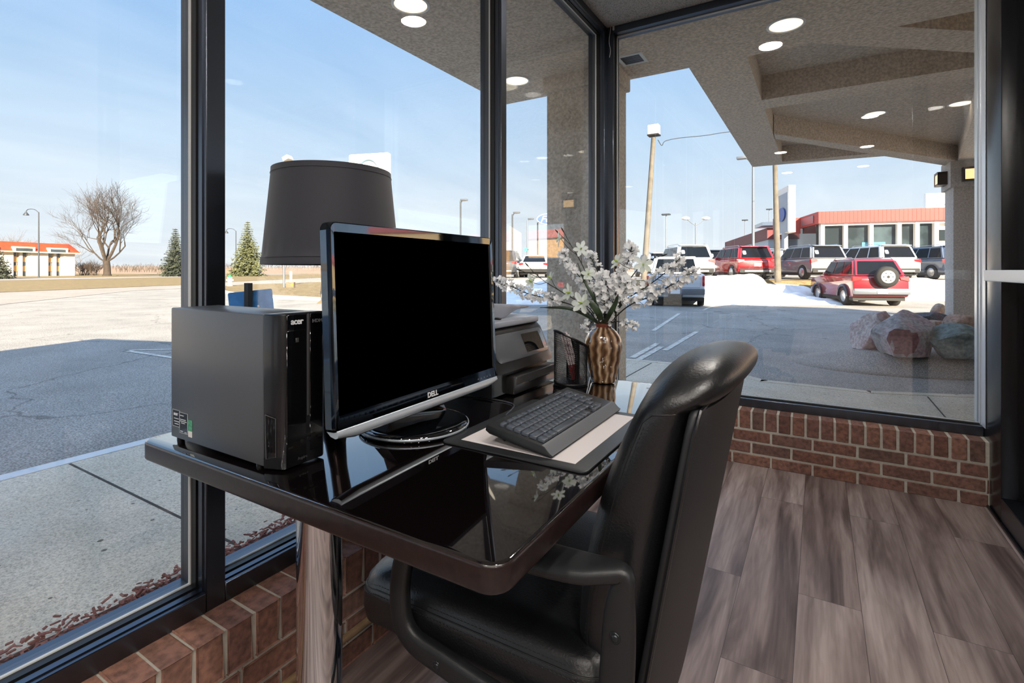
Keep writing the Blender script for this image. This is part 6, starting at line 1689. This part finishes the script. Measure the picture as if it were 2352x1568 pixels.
def spruce(label, u, d, v_top, z0, m, seed, wide=0.30):
    base = ground(u, d, z0); top = at(u, v_top, d); H_ = top.z - z0
    t = thing('spruce_tree', label, 'tree', base)
    b = MB(); b.tube([base, base + Vector((0, 0, H_ * 0.97))], [H_ * 0.018, 0.02], 6); b.build('trunk', M['bark'], t)
    b = MB(); r2 = random.Random(seed)
    nlev = 26
    for k in range(nlev):
        f = 0.02 + 0.96 * k / nlev; z = z0 + H_ * f; ln = H_ * wide * (1 - f) ** 0.85 + 0.12
        nb = int(7 + 6 * (1 - f)); a0 = r2.uniform(0, 6)
        for j in range(nb):
            a = a0 + 2 * PI * j / nb + r2.uniform(-.2, .2); L2 = ln * r2.uniform(0.75, 1.12); dr = Vector((math.cos(a), math.sin(a), 0)); sd = Vector((-dr.y, dr.x, 0))
            ns = max(3, int(L2 * 2.6))
            for s_ in range(ns):
                g_ = (s_ + 0.6) / ns; c_ = Vector((base.x, base.y, z)) + dr * L2 * g_ + Vector((0, 0, -0.28 * L2 * g_ + 0.22 * L2 * g_ * g_))
                w_ = (0.2 + 0.34 * (1 - g_)) * L2 * 0.5 + 0.16
                for q in range(6):
                    o_ = Vector((r2.uniform(-1, 1), r2.uniform(-1, 1), r2.uniform(-.6, .6))) * w_ * 0.6; h_ = w_ * r2.uniform(0.5, 0.9)
                    e1_ = (dr * r2.uniform(0.2, 1) + sd * r2.uniform(-1, 1) + Vector((0, 0, r2.uniform(-.7, .2)))).normalized(); e2_ = e1_.cross(rvec(r2)).normalized()
                    b.poly([c_ + o_ - e2_ * h_ * 0.35, c_ + o_ + e2_ * h_ * 0.35, c_ + o_ + e1_ * h_])
    b.build('foliage', m, t, smooth=False)
spruce('sunlit spruce left of the lamp shade, beyond the blue sign', 569, 118, 503, GZ, M['spruce'], 5)
spruce('dark spruce half hidden by the first window mullion', 403, 112, 520, GZ, M['spruce2'], 6, 0.28)
spruce('dark spruce at the far left edge, in front of the motel', -22, 78, 540, GZ, M['spruce2'], 7, 0.42)
def brush(label, u0, u1, d, v0, v1, n, m, seed, name='bush', cat='bush', kind=None, z0=GZ):
    b = MB(); r2 = random.Random(seed); c_ = ground((u0 + u1) / 2, d, z0)
    for k in range(n):
        u = u0 + (u1 - u0) * r2.random(); d_ = d + r2.uniform(-4, 4)
        vt = v0 + (v1 - v0) * r2.random() ** 1.5 * 0.7 + 4 * noise.noise(Vector((u * 0.03, seed, 0)))
        p = ground(u, d_, z0); q = at(u + r2.uniform(-3, 3), vt, d_); h_ = q.z - z0; w_ = 0.05 + 0.012 * h_
        s_ = LV if k % 2 else (LV + WV).normalized(); m_ = p.lerp(q, 0.55) + s_ * r2.uniform(-.4, .4)
        b.poly([p - s_ * w_, p + s_ * w_, m_ + s_ * w_ * 0.7, m_ - s_ * w_ * 0.7]); b.poly([m_ - s_ * w_ * 0.7, m_ + s_ * w_ * 0.7, q])
        for j in range(4):
            f_ = r2.uniform(0.25, 0.85); e_ = p.lerp(q, f_); o_ = (LV * r2.uniform(-1, 1) + WV * r2.uniform(-1, 1) + Vector((0, 0, 0.9))).normalized() * h_ * 0.28
            b.poly([e_ - s_ * w_ * 0.5, e_ + s_ * w_ * 0.5, e_ + o_])
    o = b.build(name, m, smooth=False); tag(o, label, cat, None, kind); return o
def thicket(name, label, cat, u0, u1, d, hmin, hmax, n, m, seed, depth=3, kind=None, spread=4.0, z0=GZ):
    bw = MB(); r2 = random.Random(seed)
    for k in range(n):
        p = ground(u0 + (u1 - u0) * (k + r2.random()) / n, d + r2.uniform(-spread, spread), z0); h_ = r2.uniform(hmin, hmax)
        grow(bw, bw, p, Vector((r2.uniform(-.25, .25), r2.uniform(-.25, .25), 1)).normalized(), h_ * 0.42, 0.012 * h_ + 0.03, depth, r2)
    o = bw.build(name, m); tag(o, label, cat, None, kind); return o
thicket('bush', 'brown leafless thicket between the motel and the large bare tree', 'bush', 182, 226, 134, 2.6, 4.2, 34, M['brush'], 3)
thicket('bush', 'brown leafless bushes right of the large bare tree', 'bush', 268, 400, 260, 3.0, 4.6, 46, M['brush'], 4, 2)
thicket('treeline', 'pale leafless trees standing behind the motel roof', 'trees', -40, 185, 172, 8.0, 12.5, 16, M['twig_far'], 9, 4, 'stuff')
thicket('treeline', 'low hazy line of trees along the left horizon', 'trees', 190, 760, 420, 4.0, 6.5, 200, M['brush'], 12, 2, 'stuff', 25, 1.9)
# rolling fields on the horizon
b = MB(); g_ = []
for j, (d, zz) in enumerate(((170, 0.0), (300, 0.7), (430, 2.6), (560, 5.0), (640, 6.0), (700, 5.0))):
    row_ = []
    for i in range(41):
        u = -900 + 2500 * i / 40; l_ = (u - 1176) / F_PX * d
        p = lw(l_, d, GZ - 0.05 + zz * (1 + 0.25 * noise.noise(Vector((u * 0.004, d * 0.01, 3))))); row_.append(b.bm.verts.new(p))
    g_.append(row_)
for r0, r1 in zip(g_, g_[1:]):
    for i in range(40): b.bm.faces.new([r0[i], r0[i + 1], r1[i + 1], r1[i]])
struct(b.build('hills', M['field'], angle=180))

# ================================================================== SKY, SUN, CAMERA
w = bpy.data.worlds.new('sky'); scene.world = w; w.use_nodes = True
nt = w.node_tree; nt.nodes.clear()
out = nt.nodes.new('ShaderNodeOutputWorld'); bg = nt.nodes.new('ShaderNodeBackground')
tc = nt.nodes.new('ShaderNodeTexCoord'); sx = nt.nodes.new('ShaderNodeSeparateXYZ')
nt.links.new(tc.outputs['Generated'], sx.inputs[0])
SKY = ramp(nt, sx.outputs['Z'], [(0.0, (0.99, 1.03, 1.08, 1)), (0.10, (0.87, 0.98, 1.1, 1)), (0.22, (0.65, 0.85, 1.09, 1)), (0.47, (0.36, 0.64, 1.07, 1)), (0.62, (0.66, 1.0, 1.6, 1)), (1.0, (1.05, 1.45, 2.15, 1))])
# thin streaky cloud on a high plane
zz = N(nt, 'ShaderNodeMath', operation='ADD'); zz.inputs[1].default_value = 0.12; nt.links.new(sx.outputs['Z'], zz.inputs[0])
dx = N(nt, 'ShaderNodeMath', operation='DIVIDE'); dy = N(nt, 'ShaderNodeMath', operation='DIVIDE')
nt.links.new(sx.outputs['X'], dx.inputs[0]); nt.links.new(zz.outputs[0], dx.inputs[1]); nt.links.new(sx.outputs['Y'], dy.inputs[0]); nt.links.new(zz.outputs[0], dy.inputs[1])
cb = N(nt, 'ShaderNodeCombineXYZ'); nt.links.new(dx.outputs[0], cb.inputs[0]); nt.links.new(dy.outputs[0], cb.inputs[1])
mp_ = N(nt, 'ShaderNodeMapping'); mp_.inputs['Rotation'].default_value = (0, 0, R(-58)); mp_.inputs['Scale'].default_value = (1.1, 0.34, 1)
nt.links.new(cb.outputs[0], mp_.inputs[0])
cn = N(nt, 'ShaderNodeTexNoise'); cn.inputs['Scale'].default_value = 1.0; cn.inputs['Detail'].default_value = 6; cn.inputs['Roughness'].default_value = 0.6; cn.inputs['Distortion'].default_value = 0.5
nt.links.new(mp_.outputs[0], cn.inputs['Vector'])
cr = ramp(nt, cn.outputs['Fac'], [(0.40, (0, 0, 0, 1)), (0.70, (0.8, 0.8, 0.8, 1))])
c = mixc(nt, cr.outputs[0], SKY.outputs[0], (0.18, 0.16, 0.12, 1), 'ADD')
# below the horizon: pale ground haze
nt.links.new(c, bg.inputs[0]); bg.inputs[1].default_value = 1.0
nt.links.new(bg.outputs[0], out.inputs[0])
sun = bpy.data.lights.new('sun', 'SUN'); so = bpy.data.objects.new('sun', sun); col.objects.link(so)
EL = R(24.0); dirv = Vector((-0.75 * math.cos(EL), 0.66 * math.cos(EL), -math.sin(EL)))
so.rotation_euler = dirv.to_track_quat('-Z', 'Y').to_euler(); so.location = (10, -40, 30)
sun.energy = 25.0; sun.angle = R(0.6); sun.color = (1.0, 0.85, 0.64)
cam_d = bpy.data.cameras.new('camera'); cam_o = bpy.data.objects.new('camera', cam_d); col.objects.link(cam_o)
cam_o.location = (0, 0, EYE); cam_o.rotation_euler = (PI / 2, 0, YAW)
cam_d.sensor_width = 36.0; cam_d.lens = 36.0 * F_PX / 2352.0; cam_d.shift_y = -(784.0 - HOR) / 2352.0
cam_d.clip_start = 0.02; cam_d.clip_end = 3000
scene.camera = cam_o
vs = scene.view_settings; vs.view_transform = 'Standard'; vs.look = 'None'; vs.gamma = 1.0; vs.use_curve_mapping = False
vs.exposure = 0.0
scene.cycles.use_denoising = True
scene.cycles.max_bounces = 10; scene.cycles.transparent_max_bounces = 24
scene.cycles.caustics_reflective = False; scene.cycles.caustics_refractive = False
scene.cycles.sample_clamp_indirect = 6.0
